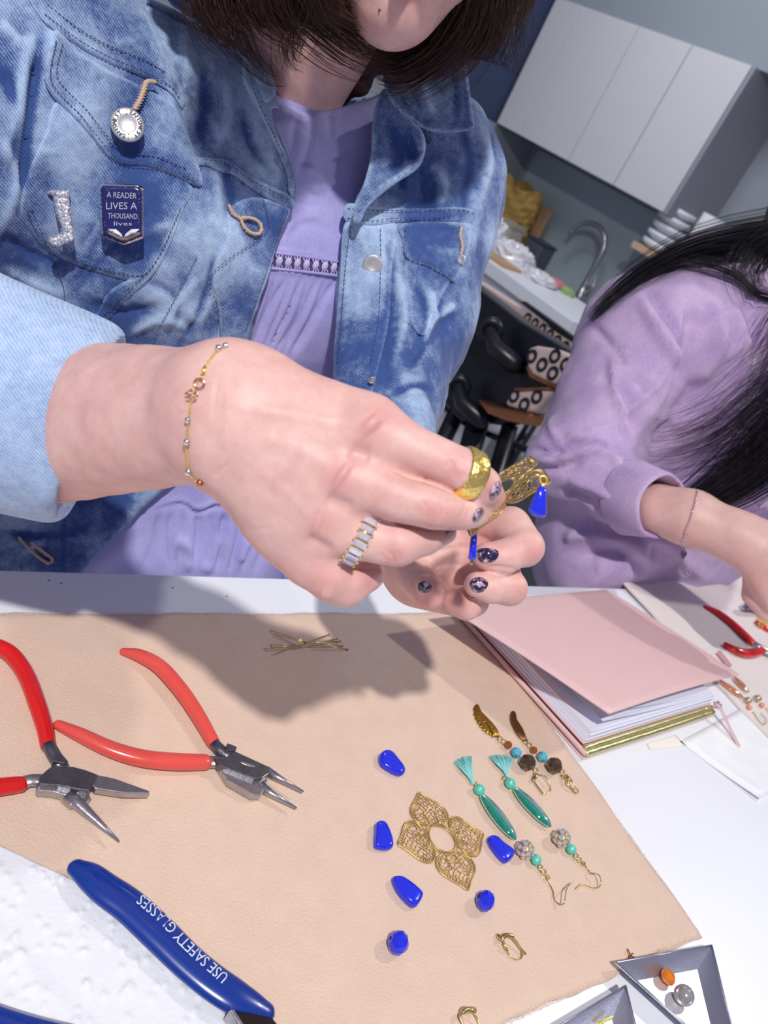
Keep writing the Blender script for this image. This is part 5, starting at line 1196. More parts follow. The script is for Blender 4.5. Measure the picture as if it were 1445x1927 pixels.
def tassel_earring(lb, fan, neck, ring, b1, lens, ball, b2, loops, gb, hook, nst):
    e_ = thing('tassel_earring', T(*b1[:2], 0), lb, 'earring', 'teal tassel earring pair')
    V = []; Fc = []; (ax_, ay_), (bx_, by_) = fan; mb = MB()
    for i in range(nst):
        t = rnd.random(); x = ax_ + (bx_ - ax_) * t; y = ay_ + (by_ - ay_) * t - 5 * math.sin(t * 3.1) + rnd.uniform(-2, 3); h = FH + rnd.uniform(.0002, .0042) * math.sin(.3 + t * 2.5); nx_ = neck[0] + rnd.uniform(-2.5, 2.5)
        P = [T(nx_, neck[1], FH + .0016 + rnd.uniform(-.0008, .0008)), T(neck[0] * .55 + x * .45 + rnd.uniform(-1, 1), neck[1] * .55 + y * .45, FH + .0018 + (h - FH) * .5), T(x, y, h)]
        mb.tube(P, [.00022, .00024, .00016], 4, caps=False)
    tag(obj('tassel_threads', mb, SILK.m, e_), kind='stuff')
    mb = MB(); A, B = T(neck[0] - 1, neck[1] - 7, FH + .0016), T(neck[0] + 2, neck[1] + 5, FH + .0016); mb.tube([A, (A + B) / 2, B], [.0014, .0018, .0013], 12, rnd_caps=True); obj('tassel_binding', mb, SILK.m, e_)
    loop(e_, circ(*ring, 4.5, 3.5), .0004, BRASS_L, FH + .0016, 'jump_ring')
    bead(e_, *b1, MINT, 'mint_bead')
    (x0, y0), (x1, y1), r_ = lens; A, B = T(x0, y0, FH + .003), T(x1, y1, FH + .003); P = []; Rr = []
    for t in (1 - np.cos(np.linspace(0, math.pi, 23))) / 2: P.append(A + (B - A) * t); Rr.append(r_ * sc((x0 + x1) / 2, (y0 + y1) / 2) * max(.12, 2 * math.sqrt(max(0, t * (1 - t))) ** 1.05))
    mb = MB(); mb.tube(P, Rr, 24, flat=.6, up=(0, 0, 1)); obj('oval_glass_bead', mb, TEAL.m, e_)
    mb = MB(); mb.tube([A, B], .0004, 6); obj('bead_wire', mb, BRASS_L, e_)
    x, y, r = ball; rm = r * sc(x, y); c = T(x, y, FH + rm * .95); mb = MB(); mb.ell(c, rm * .86, nu=18, nv=12); ro = obj('rhinestone_ball', mb, BRASS, e_)
    for k in range(26):
        z = 1 - 2 * (k + .5) / 26; a = k * 2.39996; d = np.array([math.sqrt(1 - z * z) * math.cos(a), math.sqrt(1 - z * z) * math.sin(a), z]); Ax = axis_frame(d)
        if k % 1 == 0 and rm > 0:
            V2 = []; 
            for rr, hh in ((.26, .82), (.29, .88), (.16, .99)):
                for i in range(8): t = i * math.pi / 4; V2.append(c + rm * (rr * (math.cos(t) * Ax[0] + math.sin(t) * Ax[1]) + hh * d))
            obj('rhinestone', (V2, [(i, (i + 1) % 8, 8 + (i + 1) % 8, 8 + i) for i in range(8)] + [(8 + i, 8 + (i + 1) % 8, 16 + (i + 1) % 8, 16 + i) for i in range(8)] + [tuple(range(16, 24))]), RHINE, ro, False)
    bead(e_, *b2, MINT, 'mint_bead')
    for l in loops: loop(e_, circ(*l), .0004, BRASS_L, FH + .0016)
    bead(e_, *gb, BRASS_L, 'gold_bead', sm=True)
    mb = MB(); mb.tube([T(x, y, FH + .0012 + .0022 * h) for x, y, h in spline(hook, n=6)], .00038, 7); obj('ear_wire', mb, BRASS_L, e_)
RHINE = simple('rhinestone_facet', srgb(214, 210, 226), .03, .45, 1400, .45, Coat_Weight=1.)
tassel_earring('teal tassel earring whose aqua tassel is narrower, nearer the brass flower', ((855, 1434), (889, 1425)), (887, 1468), (892.5, 1473), (902, 1486, 10.8), ((904, 1493), (971, 1580), 16), (988.5, 1598.5, 17.5), (1009, 1618, 10.2),
  [(1017, 1632, 4, 5.5, .3), (1023, 1640, 4.5, 5.5, -.4)], (1031, 1651, 4.5), [(1029, 1645, 1), (1034, 1662, 0), (1041, 1678, 0), (1043, 1690, 0), (1050, 1700, 0), (1059, 1702, 1), (1063, 1692, 2), (1065, 1676, 2), (1070, 1666, 1), (1077, 1661, 1)], 150)
tassel_earring('teal tassel earring with the wider fan tassel, nearer the brown pair', ((920, 1424), (968, 1428)), (952, 1455), (950, 1464), (960, 1474, 10.4), ((966, 1481), (1037, 1556), 15.5), (1057, 1577, 17), (1075, 1598, 9.8),
  [(1084, 1611, 4, 5.5, .3), (1090, 1617, 4, 5, -.4)], (1098, 1625, 4.2), [(1096, 1621, 1), (1106, 1636, 0), (1113, 1643, 1), (1126, 1646, 2), (1131, 1658, 2), (1128, 1668, 1), (1121, 1671, 0), (1107, 1667, 0), (1094, 1664, 0), (1084, 1672, 0)], 190)
# --- brown wing earrings
AMB = simple('amber_glass', srgb(176, 112, 50), .06, 0, 100, .1, Transmission_Weight=.5)
TURQ = Mat('turquoise_glass'); TURQ.col(TURQ.mix(TURQ.rng(TURQ.noise(300), .5, .62), srgb(86, 184, 206), srgb(110, 60, 90))); TURQ.set(Roughness=.12)
SMOKY = simple('smoky_brown_glass', srgb(70, 48, 32), .08, .1, 300, .4, Coat_Weight=1.)
def wing_earring(lb, wing, mat, rg, am, tq, dk, lp, lev):
    e_ = thing('wing_earring', T(*tq[:2], 0), lb, 'earring', 'brown wing earring pair')
    pebble('brass_wing', cr2(wing), FH, .0022, mat, e_, 3)
    for l in rg: loop(e_, circ(*l), .0004, BRASS_L, FH + .0016, 'jump_ring')
    bead(e_, *am, AMB, 'amber_bead', n=7); bead(e_, *tq, TURQ.m, 'turquoise_bead', n=8); bead(e_, *dk, SMOKY, 'smoky_bead', n=8)
    for l in lp: loop(e_, circ(*l), .0004, BRASS_L, FH + .0016)
    for pl, r_, nm in lev: mb = MB(); mb.tube([T(x, y, FH + h) for x, y, h in spline([(640 + a / 2.779, 1300 + b / 2.779, c) for a, b, c in pl], step=2)], r_, 7, rnd_caps=True); obj(nm, mb, BRASS_L, e_)
def serr(pl, lo, hi, amp): return pl
W1 = [(706, 74), (718, 70), (722, 84), (716, 92), (735, 108), (765, 138), (800, 175), (826, 212), (832, 240), (812, 240), (800, 242), (794, 230), (784, 232), (776, 220), (766, 222), (758, 208), (748, 208), (742, 192), (732, 190), (728, 174), (718, 170), (716, 154), (706, 148), (706, 132), (697, 122), (702, 108), (696, 96)]
wing_earring('brown earring with a bright scalloped brass wing, left one of the pair', W1, simple('bright_antique_brass', srgb(178, 138, 56), .3, 1., 700, .4, .6, 900), [(941, 1391, 4, 5, .3), (948, 1395.5, 4.5, 5, -.4)], (956.6, 1401.8, 7.6), (971.5, 1416, 10.3), (993, 1434.5, 15.5), [(1008, 1449, 4, 5, .3)],
  [([(1020, 430, .0025), (1010, 462, .002), (1010, 470, .001), (1035, 505, .001), (1062, 540, .001)], .0006, 'lever_post'), ([(1062, 538, .001), (1088, 532, .001), (1100, 520, .0015), (1098, 492, .003), (1080, 458, .004), (1060, 442, .003), (1030, 440, .0025)], .0004, 'ear_wire'), ([(1012, 466, .002), (1024, 450, .003), (1030, 438, .003)], .0011, 'lever_hinge')])
W2 = [(894, 110), (903, 104), (914, 112), (914, 128), (922, 150), (940, 178), (958, 208), (970, 240), (974, 262), (962, 262), (945, 250), (925, 228), (908, 200), (894, 170), (888, 140)]
wing_earring('brown earring with a plain dull brass wing, right one of the pair', W2, simple('dull_bronze', srgb(150, 116, 72), .42, 1., 500, .3), [(989, 1394, 4, 5, .3), (996, 1402, 4.5, 5, -.4)], (1004.4, 1411.6, 7.2), (1020.6, 1424, 10.3), (1043, 1440.5, 15.5), [(1058, 1453, 4, 5, .3), (1061, 1460, 4, 5, -.4)],
  [([(1185, 440, .003), (1205, 465, .004), (1190, 478, .004), (1200, 500, .003), (1230, 535, .001)], .0006, 'lever_post'), ([(1230, 538, .001), (1246, 530, .001), (1240, 512, .003), (1225, 500, .005), (1212, 470, .006), (1200, 455, .005)], .0004, 'ear_wire'), ([(1182, 445, .003), (1195, 462, .005), (1208, 470, .004)], .0011, 'lever_hinge')])
# --- leverback findings
def finding(lb, parts_, o_):
    e_ = thing('leverback_finding', T(*o_, 0), lb, 'earring hook')
    for pl, r_, nm in parts_: mb = MB(); mb.tube([T(x, y, FH + h) for x, y, h in spline(pl, step=2)], r_, 8, rnd_caps=True); obj(nm, mb, BRASS_L, e_)
f4 = lambda pl: [(640 + a / 2.779, 1300 + b / 2.779, c) for a, b, c in pl]
finding('gold leverback ear hook by itself on the mat near the table corner', [(f4([(825, 1280, .001), (835, 1292, .002), (848, 1300, .003)]), .0011, 'loop'), (f4([(848, 1292, .003), (870, 1278, .004), (898, 1284, .004)]), .0013, 'lever_hinge'), (f4([(898, 1284, .004), (925, 1318, .003), (945, 1350, .002), (968, 1376, .001)]), .0007, 'lever_post'),
  (f4([(850, 1302, .003), (862, 1328, .002), (880, 1346, .002), (872, 1358, .002), (858, 1330, .003)]), .0005, 'spring'), (f4([(868, 1350, .001), (884, 1382, .001), (912, 1402, .001), (940, 1402, .001), (952, 1384, .0015), (950, 1360, .002)]), .0004, 'ear_wire')], (962, 1782))
finding('gold leverback ear hook cut off by the bottom edge of the picture', [([(889, 1897, .003), (894, 1899, .003), (893, 1906, .002), (888, 1904, .002)], .0007, 'loop'), ([(872, 1904, .004), (878, 1900, .004), (888, 1903, .004)], .0014, 'lever_hinge'), ([(870, 1904, .004), (866, 1914, .003), (872, 1930, .002), (880, 1948, .001)], .0006, 'lever_post'), ([(893, 1908, .003), (900, 1922, .002), (904, 1940, .001), (896, 1955, .001), (884, 1950, .001)], .0004, 'ear_wire')], (882, 1912))
e_ = thing('wire_loop', T(1188, 1797, 0), 'tiny brown wire loop at the mat edge behind the triangular tray', 'earring hook')
for pl in ([(1181, 1786, .001), (1185, 1795, .002), (1191, 1802, .001)], [(1191, 1794, .002), (1187, 1797, .002), (1184, 1803, .001), (1194, 1801, .001)]):
    mb = MB(); mb.tube([T(x, y, FH + h) for x, y, h in spline(pl, step=1.5)], .0004, 6); obj('wire', mb, simple('copper_wire', srgb(170, 110, 70), .35, 1.), e_)
# --- triangular metal trays
ALU = simple('brushed_aluminium', srgb(186, 188, 202), .36, .85, 60, .10, .2, 700)
def tray(lb, rim, flo, fh, hr_):
    """rim px at height hr_, floor px at height fh"""
    e_ = thing('sorting_tray', T(*np.mean(flo, axis=0), 0), lb, 'tray', 'triangular metal sorting trays'); th = .0007
    Rm = [T(x, y, hr_) for x, y in rim]; Fl = [T(x, y, fh) for x, y in flo]; n = len(Rm); up = np.array([0, 0, 1.0])
    mb = MB(); mb.prism([f for f in Fl], [f - up * th for f in Fl]); obj('tray_floor', mb, simple('bright_aluminium', srgb(222, 222, 228), .4, .6, 60, .08, .2, 900), e_, False)
    for i in range(n):
        a, b = Rm[i], Rm[(i + 1) % n]; c, d = Fl[(i + 1) % n], Fl[i]; o_ = np.cross(b - a, c - b); o_ /= np.linalg.norm(o_)
        if o_[2] < 0: o_ = -o_
        mb = MB(); mb.prism([a, b, c, d], [a - o_ * th, b - o_ * th, c - o_ * th, d - o_ * th]); obj('tray_side', mb, ALU, e_, False)
        mb = MB(); mb.tube([a, b], .0006, 6); obj('rim', mb, ALU, e_)
    return e_
tray('triangular aluminium tray holding an orange bead and a grey pearl', [(1159, 1811), (1339, 1779), (1400, 2030)], [(1196, 1846), (1312, 1824), (1348, 1975)], .0012, .0100)
tray('triangular aluminium tray in front, cut off by the bottom edge', [(1177, 1855), (1225, 2050), (920, 2010)], [(1152, 1918), (1170, 1990), (1010, 1985)], .0012, .0100)
V, Fc = facet(T(1257, 1838, .0052), .0048, .85, axis_frame((.3, -.2, 1)), 9); bevel(tag(obj('orange_bead', (V, Fc), simple('orange_glass', srgb(238, 134, 34), .12, 0, 100, .08, Transmission_Weight=.25, Coat_Weight=.6), None, False), 'faceted orange bead in the triangular tray', 'bead'), .0003)
mb = MB(); cp = T(1287, 1873, .0065); mb.ell(cp, .0058, nu=32, nv=20); pr = thing('pearl_bead', cp - np.array([0, 0, .0058]), 'shiny grey pearl bead in the triangular tray', 'bead'); obj('pearl_body', mb, simple('grey_pearl', srgb(186, 180, 178), .16, .55, 50, .05, Coat_Weight=.6), pr)
mb = MB(); mb.torus(cp + .0056 * np.array([.55, -.83, .1]), (.55, -.83, .1), .0008, .0002, 12, 5); obj('bead_hole', mb, STEEL_D, pr)
A, B = T(1124, 1926, .005), T(1152, 1913, .006); mb = MB(); mb.tube([A, B], .0008, 8, rnd_caps=True); tag(obj('brass_tube', mb, GOLD), 'small gold tube lying in the front tray', 'jewellery part')
# --- pink notebook with lifted cover, bookmark ribbon and gold zip pouch
PINK = simple('blush_leatherette', srgb(226, 190, 188), .45, 0, 30, .03, .25, 900)
PINK_D = simple('blush_leatherette_inner', srgb(196, 150, 156), .5, 0, 30, .04)
PAPER = simple('page_paper', srgb(226, 228, 242), .8, 0, 20, .01)
NB = thing('notebook', T(1120, 1270, 0), 'blush pink notebook lying half open with lifted cover and a zip pouch', 'notebook')
bNL, bNR, bFL = T(1098, 1428, .002), T(1347, 1345, .002), T(860, 1162, .002); bFR = bNR + (bFL - bNL) * 1.02
def lerp2(u, v, h): p = bNL * (1 - u) * (1 - v) + bNR * u * (1 - v) + bFL * (1 - u) * v + bFR * u * v; return np.array([p[0], p[1], TZ + h])
def slab(u0, u1, v0, v1, h0, h1): 
    mb = MB(); q = [(u0, v0), (u1, v0), (u1, v1), (u0, v1)]; mb.prism([lerp2(u, v, h1) for u, v in q], [lerp2(u, v, h0) for u, v in q]); return mb
bevel(obj('back_cover', slab(0, 1, 0, 1, .0002, .0022), PINK, NB, False), .0008); bevel(obj('pouch_back', slab(.002, .99, .005, 1, .0028, .0048), PINK_D, NB, False), .0008)
# zip pouch edge and gold zip band
mb = MB(); pts = [lerp2(u, .012 - .004 * math.sin(u * 3), .0062) for u in np.linspace(.015, .955, 24)]; mb.tube(pts, .0030, 10, rnd_caps=True, flat=.9)
GOLDF = simple('gold_foil', srgb(222, 214, 156), .24, .9, 900, .25, .6, 900); obj('zip_band', mb, GOLDF, NB)
mb = MB(); pts = [lerp2(u, .030, .0095) for u in np.linspace(.01, .95, 24)]; mb.tube(pts, .0024, 10, rnd_caps=True, flat=.9); obj('zip_band', mb, GOLDF, NB)
mb = MB(); pts = [lerp2(.004, v, .0058) for v in np.linspace(.02, .98, 24)]; mb.tube(pts, .0022, 8, rnd_caps=True); obj('piping', mb, PINK, NB)
bevel(obj('inner_cover', slab(.012, .97, .05, .99, .0085, .0100), PINK, NB, False), .0005)
for k, (u0, v0, h) in enumerate(((.02, .055, .010), (.024, .062, .0125), (.028, .058, .0150), (.03, .065, .0175))): obj('page_block', slab(u0, .962 + .004 * (k % 2), v0, .985, h, h + .0024), PAPER, NB, False)
# lifted cover: hinge on the right, rising to the left
cNR, cFR, cNL = T(1392, 1269, .030), T(1141, 1109, .026), T(1148, 1342, .047); cFL = cNL + (cFR - cNR) * 1.0; cFL[2] = TZ + .040
n_ = 20; V = []
for k in (0, 1):
    for j in range(n_ + 1):
        for i in range(n_ + 1):
            u, v = i / n_, j / n_; p = cNL * (1 - u) * (1 - v) + cNR * u * (1 - v) + cFL * (1 - u) * v + cFR * u * v
            p = p + np.array([0, 0, .0035 * math.sin(u * math.pi) * (1 - v) + .0015 * math.sin(v * math.pi)]); V.append(p - np.array([0, 0, .0022 * (1 - k)]))
S_ = n_ + 1; N_ = S_ * S_; Fc = []
for j in range(n_):
    for i in range(n_): a = j * S_ + i; Fc += [(a, a + S_, a + S_ + 1, a + 1), (a + N_, a + 1 + N_, a + S_ + 1 + N_, a + S_ + N_)]
for i in range(n_): Fc += [(i, i + 1, i + 1 + N_, i + N_), (n_ * S_ + i + 1, n_ * S_ + i, n_ * S_ + i + N_, n_ * S_ + i + 1 + N_), ((i + 1) * S_, i * S_, i * S_ + N_, (i + 1) * S_ + N_), (i * S_ + n_, (i + 1) * S_ + n_, (i + 1) * S_ + n_ + N_, i * S_ + n_ + N_)]
cov = bevel(obj('front_cover', (V, Fc), PINK, NB), .0008)
def cpt(u, v, dz=0):
    p = cNL * (1 - u) * (1 - v) + cNR * u * (1 - v) + cFL * (1 - u) * v + cFR * u * v; return p + np.array([0, 0, .0035 * math.sin(u * math.pi) * (1 - v) + .0015 * math.sin(v * math.pi) + dz])
mb = MB()
for (ua, va, ub, vb, n2) in ((.02, .03, .98, .03, 62), (.02, .03, .02, .97, 44), (.98, .03, .98, .97, 44)):
    for k in range(n2):
        a = (k + .15) / n2; b = (k + .75) / n2; A, B = cpt(ua + (ub - ua) * a, va + (vb - va) * a, .0001), cpt(ua + (ub - ua) * b, va + (vb - va) * b, .0001); mb.tube([A, B], .00022, 4)
tag(obj('cover_stitching', mb, simple('pale_pink_thread', srgb(244, 222, 222), .7), cov), kind='stuff')
mb = MB()
for k in range(6): c = cpt(.60 + .018 * k, .585 - .012 * k, .00005); mb.ell(c, .0009, .0005, .0001, nu=8, nv=4)
tag(obj('blind_stamp', mb, PINK_D, cov), kind='stuff')
# loose leaves standing open between block and cover
for (a, b, lift) in ((.03, .0, .010), (.06, .02, .016)):
    V = []; 
    for j in range(2):
        for i in range(13):
            u = i / 12; p = lerp2(.03 + a + (.93 - a) * u, .07 + (.9) * j + b * (1 - j), .0203 + lift * (1 - u) ** 1.6 * (1 - .3 * j)); V.append(p)
    V = V + [p - np.array([0, 0, .0003]) for p in V]; Fc = [(i, i + 1, 14 + i, 13 + i) for i in range(12)] + [(26 + i, 39 + i, 40 + i, 27 + i) for i in range(12)] + [(i, 26 + i, 27 + i, i + 1) for i in range(12)] + [(0, 13, 39, 26)]
    obj('loose_leaf', (V, Fc), PAPER, NB)
ch = lerp2(.975, .02, .013); mb = MB(); mb.ell(ch, .0042, .0036, .0036, nu=10, nv=7); cb = obj('zip_charm', mb, RG, NB, False)
for k in range(7):
    d = np.array([math.cos(k * .9), math.sin(k * .9), .5 if k % 2 else 0.0]); d /= np.linalg.norm(d); V, Fc = facet(ch + d * .0036, .0015, 1, axis_frame(d), 6, (-.6, 0, .8)); obj('rhinestone', (V, Fc), RHINE, cb, False)
mb = MB(); pts = [T(1342, 1330, .015), T(1352, 1326, .016), T(1362, 1344, .012), T(1376, 1374, .006), T(1392, 1405, .0012)]
V = []; wv = [.0018, .0024, .0026, .0030, .0030]
pt = spline([(*p, w_) for p, w_ in zip(pts, wv)], n=5)
for p in pt: d = np.array([.8, .35, 0]) * p[3]; V += [p[:3] - d, p[:3] + d]
V = V + [np.array(v) - np.array([0, 0, .0012]) for v in V]; m = len(pt); Fc = [(2 * i, 2 * i + 1, 2 * i + 3, 2 * i + 2) for i in range(m - 1)] + [(2 * m + 2 * i, 2 * m + 2 * i + 2, 2 * m + 2 * i + 3, 2 * m + 2 * i + 1) for i in range(m - 1)]
Fc += [(2 * i, 2 * i + 2, 2 * m + 2 * i + 2, 2 * m + 2 * i) for i in range(m - 1)] + [(2 * i + 1, 2 * m + 2 * i + 1, 2 * m + 2 * i + 3, 2 * i + 3) for i in range(m - 1)] + [(2 * m - 2, 2 * m - 1, 4 * m - 1, 4 * m - 2), (0, 2 * m, 2 * m + 1, 1)]
obj('zip_pull', (V, Fc), PINK, NB)
plate('elastic_tab', [(1348, 1228), (1355, 1222), (1378, 1252), (1370, 1254)], .018, .0205, PINK_D, NB, .0002)
# --- thin white cards under the notebook, one corner lifted
def sheet(name, lb, quad, curl, mat=None):
    n_ = 12; V = []
    P = [T(x, y, 0)[:2] for x, y in quad]
    for k in (0, 1):
        for j in range(n_ + 1):
            for i in range(n_ + 1):
                u, v = i / n_, j / n_; p = P[0] * (1 - u) * (1 - v) + P[1] * u * (1 - v) + P[2] * u * v + P[3] * (1 - u) * v; V.append((p[0], p[1], TZ + .0003 + .0004 * k + curl(u, v)))
    S_ = n_ + 1; N_ = S_ * S_; Fc = []
    for j in range(n_):
        for i in range(n_): a = j * S_ + i; Fc += [(a, a + S_, a + S_ + 1, a + 1), (a + N_, a + 1 + N_, a + S_ + 1 + N_, a + S_ + N_)]
    for i in range(n_): Fc += [(i, i + 1, i + 1 + N_, i + N_), (n_ * S_ + i + 1, n_ * S_ + i, n_ * S_ + i + N_, n_ * S_ + i + 1 + N_), ((i + 1) * S_, i * S_, i * S_ + N_, (i + 1) * S_ + N_), (i * S_ + n_, (i + 1) * S_ + n_, (i + 1) * S_ + n_ + N_, i * S_ + n_ + N_)]
    return tag(obj(name, (V, Fc), mat or simple('white_card', srgb(240, 242, 246), .55)), lb, 'paper')
sheet('paper_sheet', 'white paper sheet on the table with one corner lifted, right of the bead mat', [(1278, 1396), (1425, 1508), (1560, 1420), (1400, 1330)], lambda u, v: .005 * max(0, u - .25) ** 1.5 * (1 - v) ** 2)
sheet('paper_card', 'small cream card tucked under the near edge of the pink notebook', [(1216, 1400), (1222, 1412), (1290, 1404), (1270, 1384)], lambda u, v: 0, simple('cream_card', srgb(240, 236, 226), .6))
# --- things on the second mat
F2 = .0032
p4 = thing('red_pliers', T(1420, 1210, 0), 'red-handled pliers lying open on the cream mat at the right', 'pliers')
grip([(1328, 1143, 5), (1350, 1153, 7.5), (1378, 1174, 8), (1400, 1194, 8), (1417, 1210, 7)], RED, p4, F2)
grip([(1366, 1213, 5.5), (1378, 1221, 8), (1400, 1229, 9), (1420, 1228, 9), (1434, 1224, 8)], RED, p4, F2)
cone([(1417, 1210, 6), (1432, 1219, 6.5), (1448, 1228, 8), (1470, 1240, 8)], STEEL, p4, F2 + .005, 'shank', .8); cone([(1432, 1224, 7), (1450, 1230, 8), (1475, 1244, 7), (1510, 1262, 2)], STEEL, p4, F2 + .004, 'jaw', .7); cone([(1460, 1232, 7), (1500, 1240, 4), (1530, 1246, 1.5)], STEEL, p4, F2 + .005, 'jaw', .7)
p5 = thing('blue_pliers', T(1440, 1140, 0), 'dark blue and red handled tool under the right-hand woman\'s fingers', 'pliers')
grip([(1409, 1139, 8), (1422, 1139, 9), (1450, 1142, 9), (1500, 1150, 9)], BLUE, p5, F2 + .010); grip([(1405, 1135, 4), (1415, 1145, 4.5), (1440, 1158, 5), (1480, 1176, 5)], RED, p5, F2 + .004); grip([(1425, 1172, 5), (1440, 1182, 5.5), (1470, 1196, 5)], RED, p5, F2, name='handle_grip')
mb = MB(); gc = thing('gold_chain', T(1438, 1168, 0), 'small heap of gold chain by the right-hand woman\'s fingertips', 'chain')
for i in range(34): mb.torus(T(1432 + rnd.uniform(-5, 14), 1168 + rnd.uniform(-10, 14), F2 + rnd.uniform(.0015, .006)), (rnd.uniform(-1, 1), rnd.uniform(-1, 1), rnd.uniform(-1, 1)), .0019, .0005, 10, 5)
tag(obj('chain_links', mb, GOLD, gc), kind='stuff')
AMBER = simple('amber_oval_glass', srgb(226, 140, 48), .06, 0, 80, .15, Transmission_Weight=.6, Coat_Weight=1.)
CORB = simple('coral_bead', srgb(232, 150, 136), .4)
for lb, (x0, y0), (x1, y1), r_, bl, b2, lp, hk in (('amber drop earring half under the lifted notebook cover, front one', (1352, 1278), (1400, 1314), 8, (1408, 1318, 7.5), (1410, 1331, 5), (1418, 1341), [(1420, 1343, 1), (1425, 1352, 1), (1436, 1364, 1), (1442, 1356, 2), (1432, 1342, 2)]),
                                        ('amber drop earring beside the cream mat edge, behind the front one', (1380, 1272), (1409, 1303), 8, (1426, 1314, 7.5), (1434, 1327, 5), (1442, 1334), [(1444, 1336, 1), (1452, 1346, 1), (1462, 1350, 1), (1462, 1342, 2), (1450, 1334, 2)])):
    e_ = thing('amber_earring', T(x1, y1, 0), lb, 'earring', 'amber drop earring pair'); A, B = T(x0, y0, F2 + .003), T(x1, y1, F2 + .003); P = [A + (B - A) * t for t in np.linspace(0, 1, 13)]
    mb = MB(); mb.tube(P, [r_ * sc(x1, y1) * max(.1, math.sin(math.pi * t)) ** .6 for t in np.linspace(0, 1, 13)], 16, flat=.55, up=(0, 0, 1)); obj('oval_glass_bead', mb, AMBER, e_)
    c = T(bl[0], bl[1], F2 + .0035); mb = MB(); mb.ell(c, .0036, nu=12, nv=8); ro = obj('rhinestone_ball', mb, BRASS, e_)
    for k in range(12):
        z = 1 - 2 * (k + .5) / 12; a = k * 2.39996; d = np.array([math.sqrt(1 - z * z) * math.cos(a), math.sqrt(1 - z * z) * math.sin(a), z]); V, Fc = facet(c + d * .0034, .0013, .7, axis_frame(d), 6, (-.6, 0, .8)); obj('rhinestone', (V, Fc), RHINE, ro, False)
    bead(e_, *b2, CORB, 'coral_bead', sm=True); bead(e_, lp[0], lp[1], 2.2, GOLD, 'gold_bead', sm=True)
    mb = MB(); mb.tube([T(x, y, F2 + .0012 * h) for x, y, h in spline(hk, n=5)], .0004, 6); obj('ear_wire', mb, BRASS_L, e_)
# specks of glitter on the table
for (x, y, c, lb) in ((92, 1092, srgb(30, 70, 80), 'tiny dark green speck on the table edge at the left'), (115, 1097, srgb(40, 90, 170), 'tiny blue speck on the table edge at the left'), (325, 1106, srgb(90, 90, 110), 'tiny grey speck on the table near the arm shadow'), (427, 1122, srgb(90, 90, 110), 'tiny grey speck on the table in the arm shadow')):
    mb = MB(); mb.ell(T(x, y, .0003), .0009, .0005, .0003, nu=6, nv=4); tag(obj('glitter_speck', mb, simple('speck', c, .5), None, False), lb, 'speck')
# ================================================================== THE ROOM BEHIND
AN = math.atan2(.1115, .9938); NW = np.array([math.cos(AN), math.sin(AN), 0]); TW = np.array([-math.sin(AN), math.cos(AN), 0]); DW = 3.30   # kitchen wall: normal, along, distance
def K(px, py, dist):
    """where a sight line meets the vertical plane at this distance along the wall normal"""
    r = R @ ray(px, py); return CAMP + r * dist / (r @ NW)
def kz(s, n, z): return TW * s + NW * n + np.array([0, 0, z])
AK = np.array([NW, TW, [0, 0, 1]])
def kbox(s0, s1, n0, n1, z0, z1): mb = MB(); mb.box(kz((s0 + s1) / 2, (n0 + n1) / 2, (z0 + z1) / 2), n1 - n0, s1 - s0, z1 - z0, A=AK); return mb
def st(name, mb, mat): return tag(obj(name, mb, mat, None, False), kind='structure')
WALLG = simple('grey_wall_paint', srgb(150, 158, 166), .8, 0, 3, .02); NAVYW = simple('navy_wall_paint', srgb(54, 66, 98), .8, 0, 3, .03)
WD = DW + .36; sL = (K(937, 235, DW) @ TW); sR = (K(1258, 405, DW) @ TW)
st('wall_right', kbox(-2.2, sL + .02, WD, WD + .1, 0, 3.2), WALLG)
ZB_ = K(1258, 405, DW)[2]
st('wall_back', kbox(sL + .02, sL + .12, -2.2, WD + .1, ZB_ - .005, 3.2), NAVYW); st('wall_back_lower', kbox(sL + .02, sL + .12, -2.2, WD + .1, 0, ZB_ - .005), WALLG)
mb = MB(); mb.box((1.2, 1.6, -.03), 7.5, 8.5, .06); st('floor', mb, WHITE if False else simple('pale_floor_tile', srgb(196, 196, 190), .5, 0, 8, .04))
# tile joints in the floor seen between the stool legs
FL = bpy.data.objects['floor']
for i in range(10):
    mb = MB(); mb.box((1.2, -1.5 + .6 * i, .0015), 7.4, .006, .003); obj('tile_joint', mb, simple('grout', srgb(140, 142, 146), .8) if i == 0 else bpy.data.materials['grout'], FL, False)
# wall cabinets
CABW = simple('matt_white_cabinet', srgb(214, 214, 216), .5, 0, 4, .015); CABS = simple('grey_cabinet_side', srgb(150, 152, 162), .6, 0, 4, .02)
zb = K(1258, 405, DW)[2]; zt = K(1427, 130, DW)[2]
sd = [K(x, y, DW) @ TW for x, y in ((1258, 405), (1157, 350), (1073, 302), (981, 253), (937, 235))]
CAB = thing('wall_cabinet', kz((sd[0] + sd[-1]) / 2, DW + .18, zb), 'white handleless wall cabinets hanging above the sink', 'cabinet')
obj('carcass', kbox(sd[0] + .018, sd[-1], DW + .004, WD - .002, zb + .002, zt - .002), CABW, CAB, False)
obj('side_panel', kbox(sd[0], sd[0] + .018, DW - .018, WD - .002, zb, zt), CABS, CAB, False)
ss = [sd[0] + .022] + sd[1:-1] + [sd[-1]]
for i in range(4): bevel(obj('door', kbox(ss[i] + .003, ss[i + 1] - .003, DW - .018, DW + .002, zb, zt), CABW, CAB, False), .002)
st('trim_1', kbox(-2.2, sL + .019, DW + .012, WD - .001, zt + .001, 3.2), WALLG)
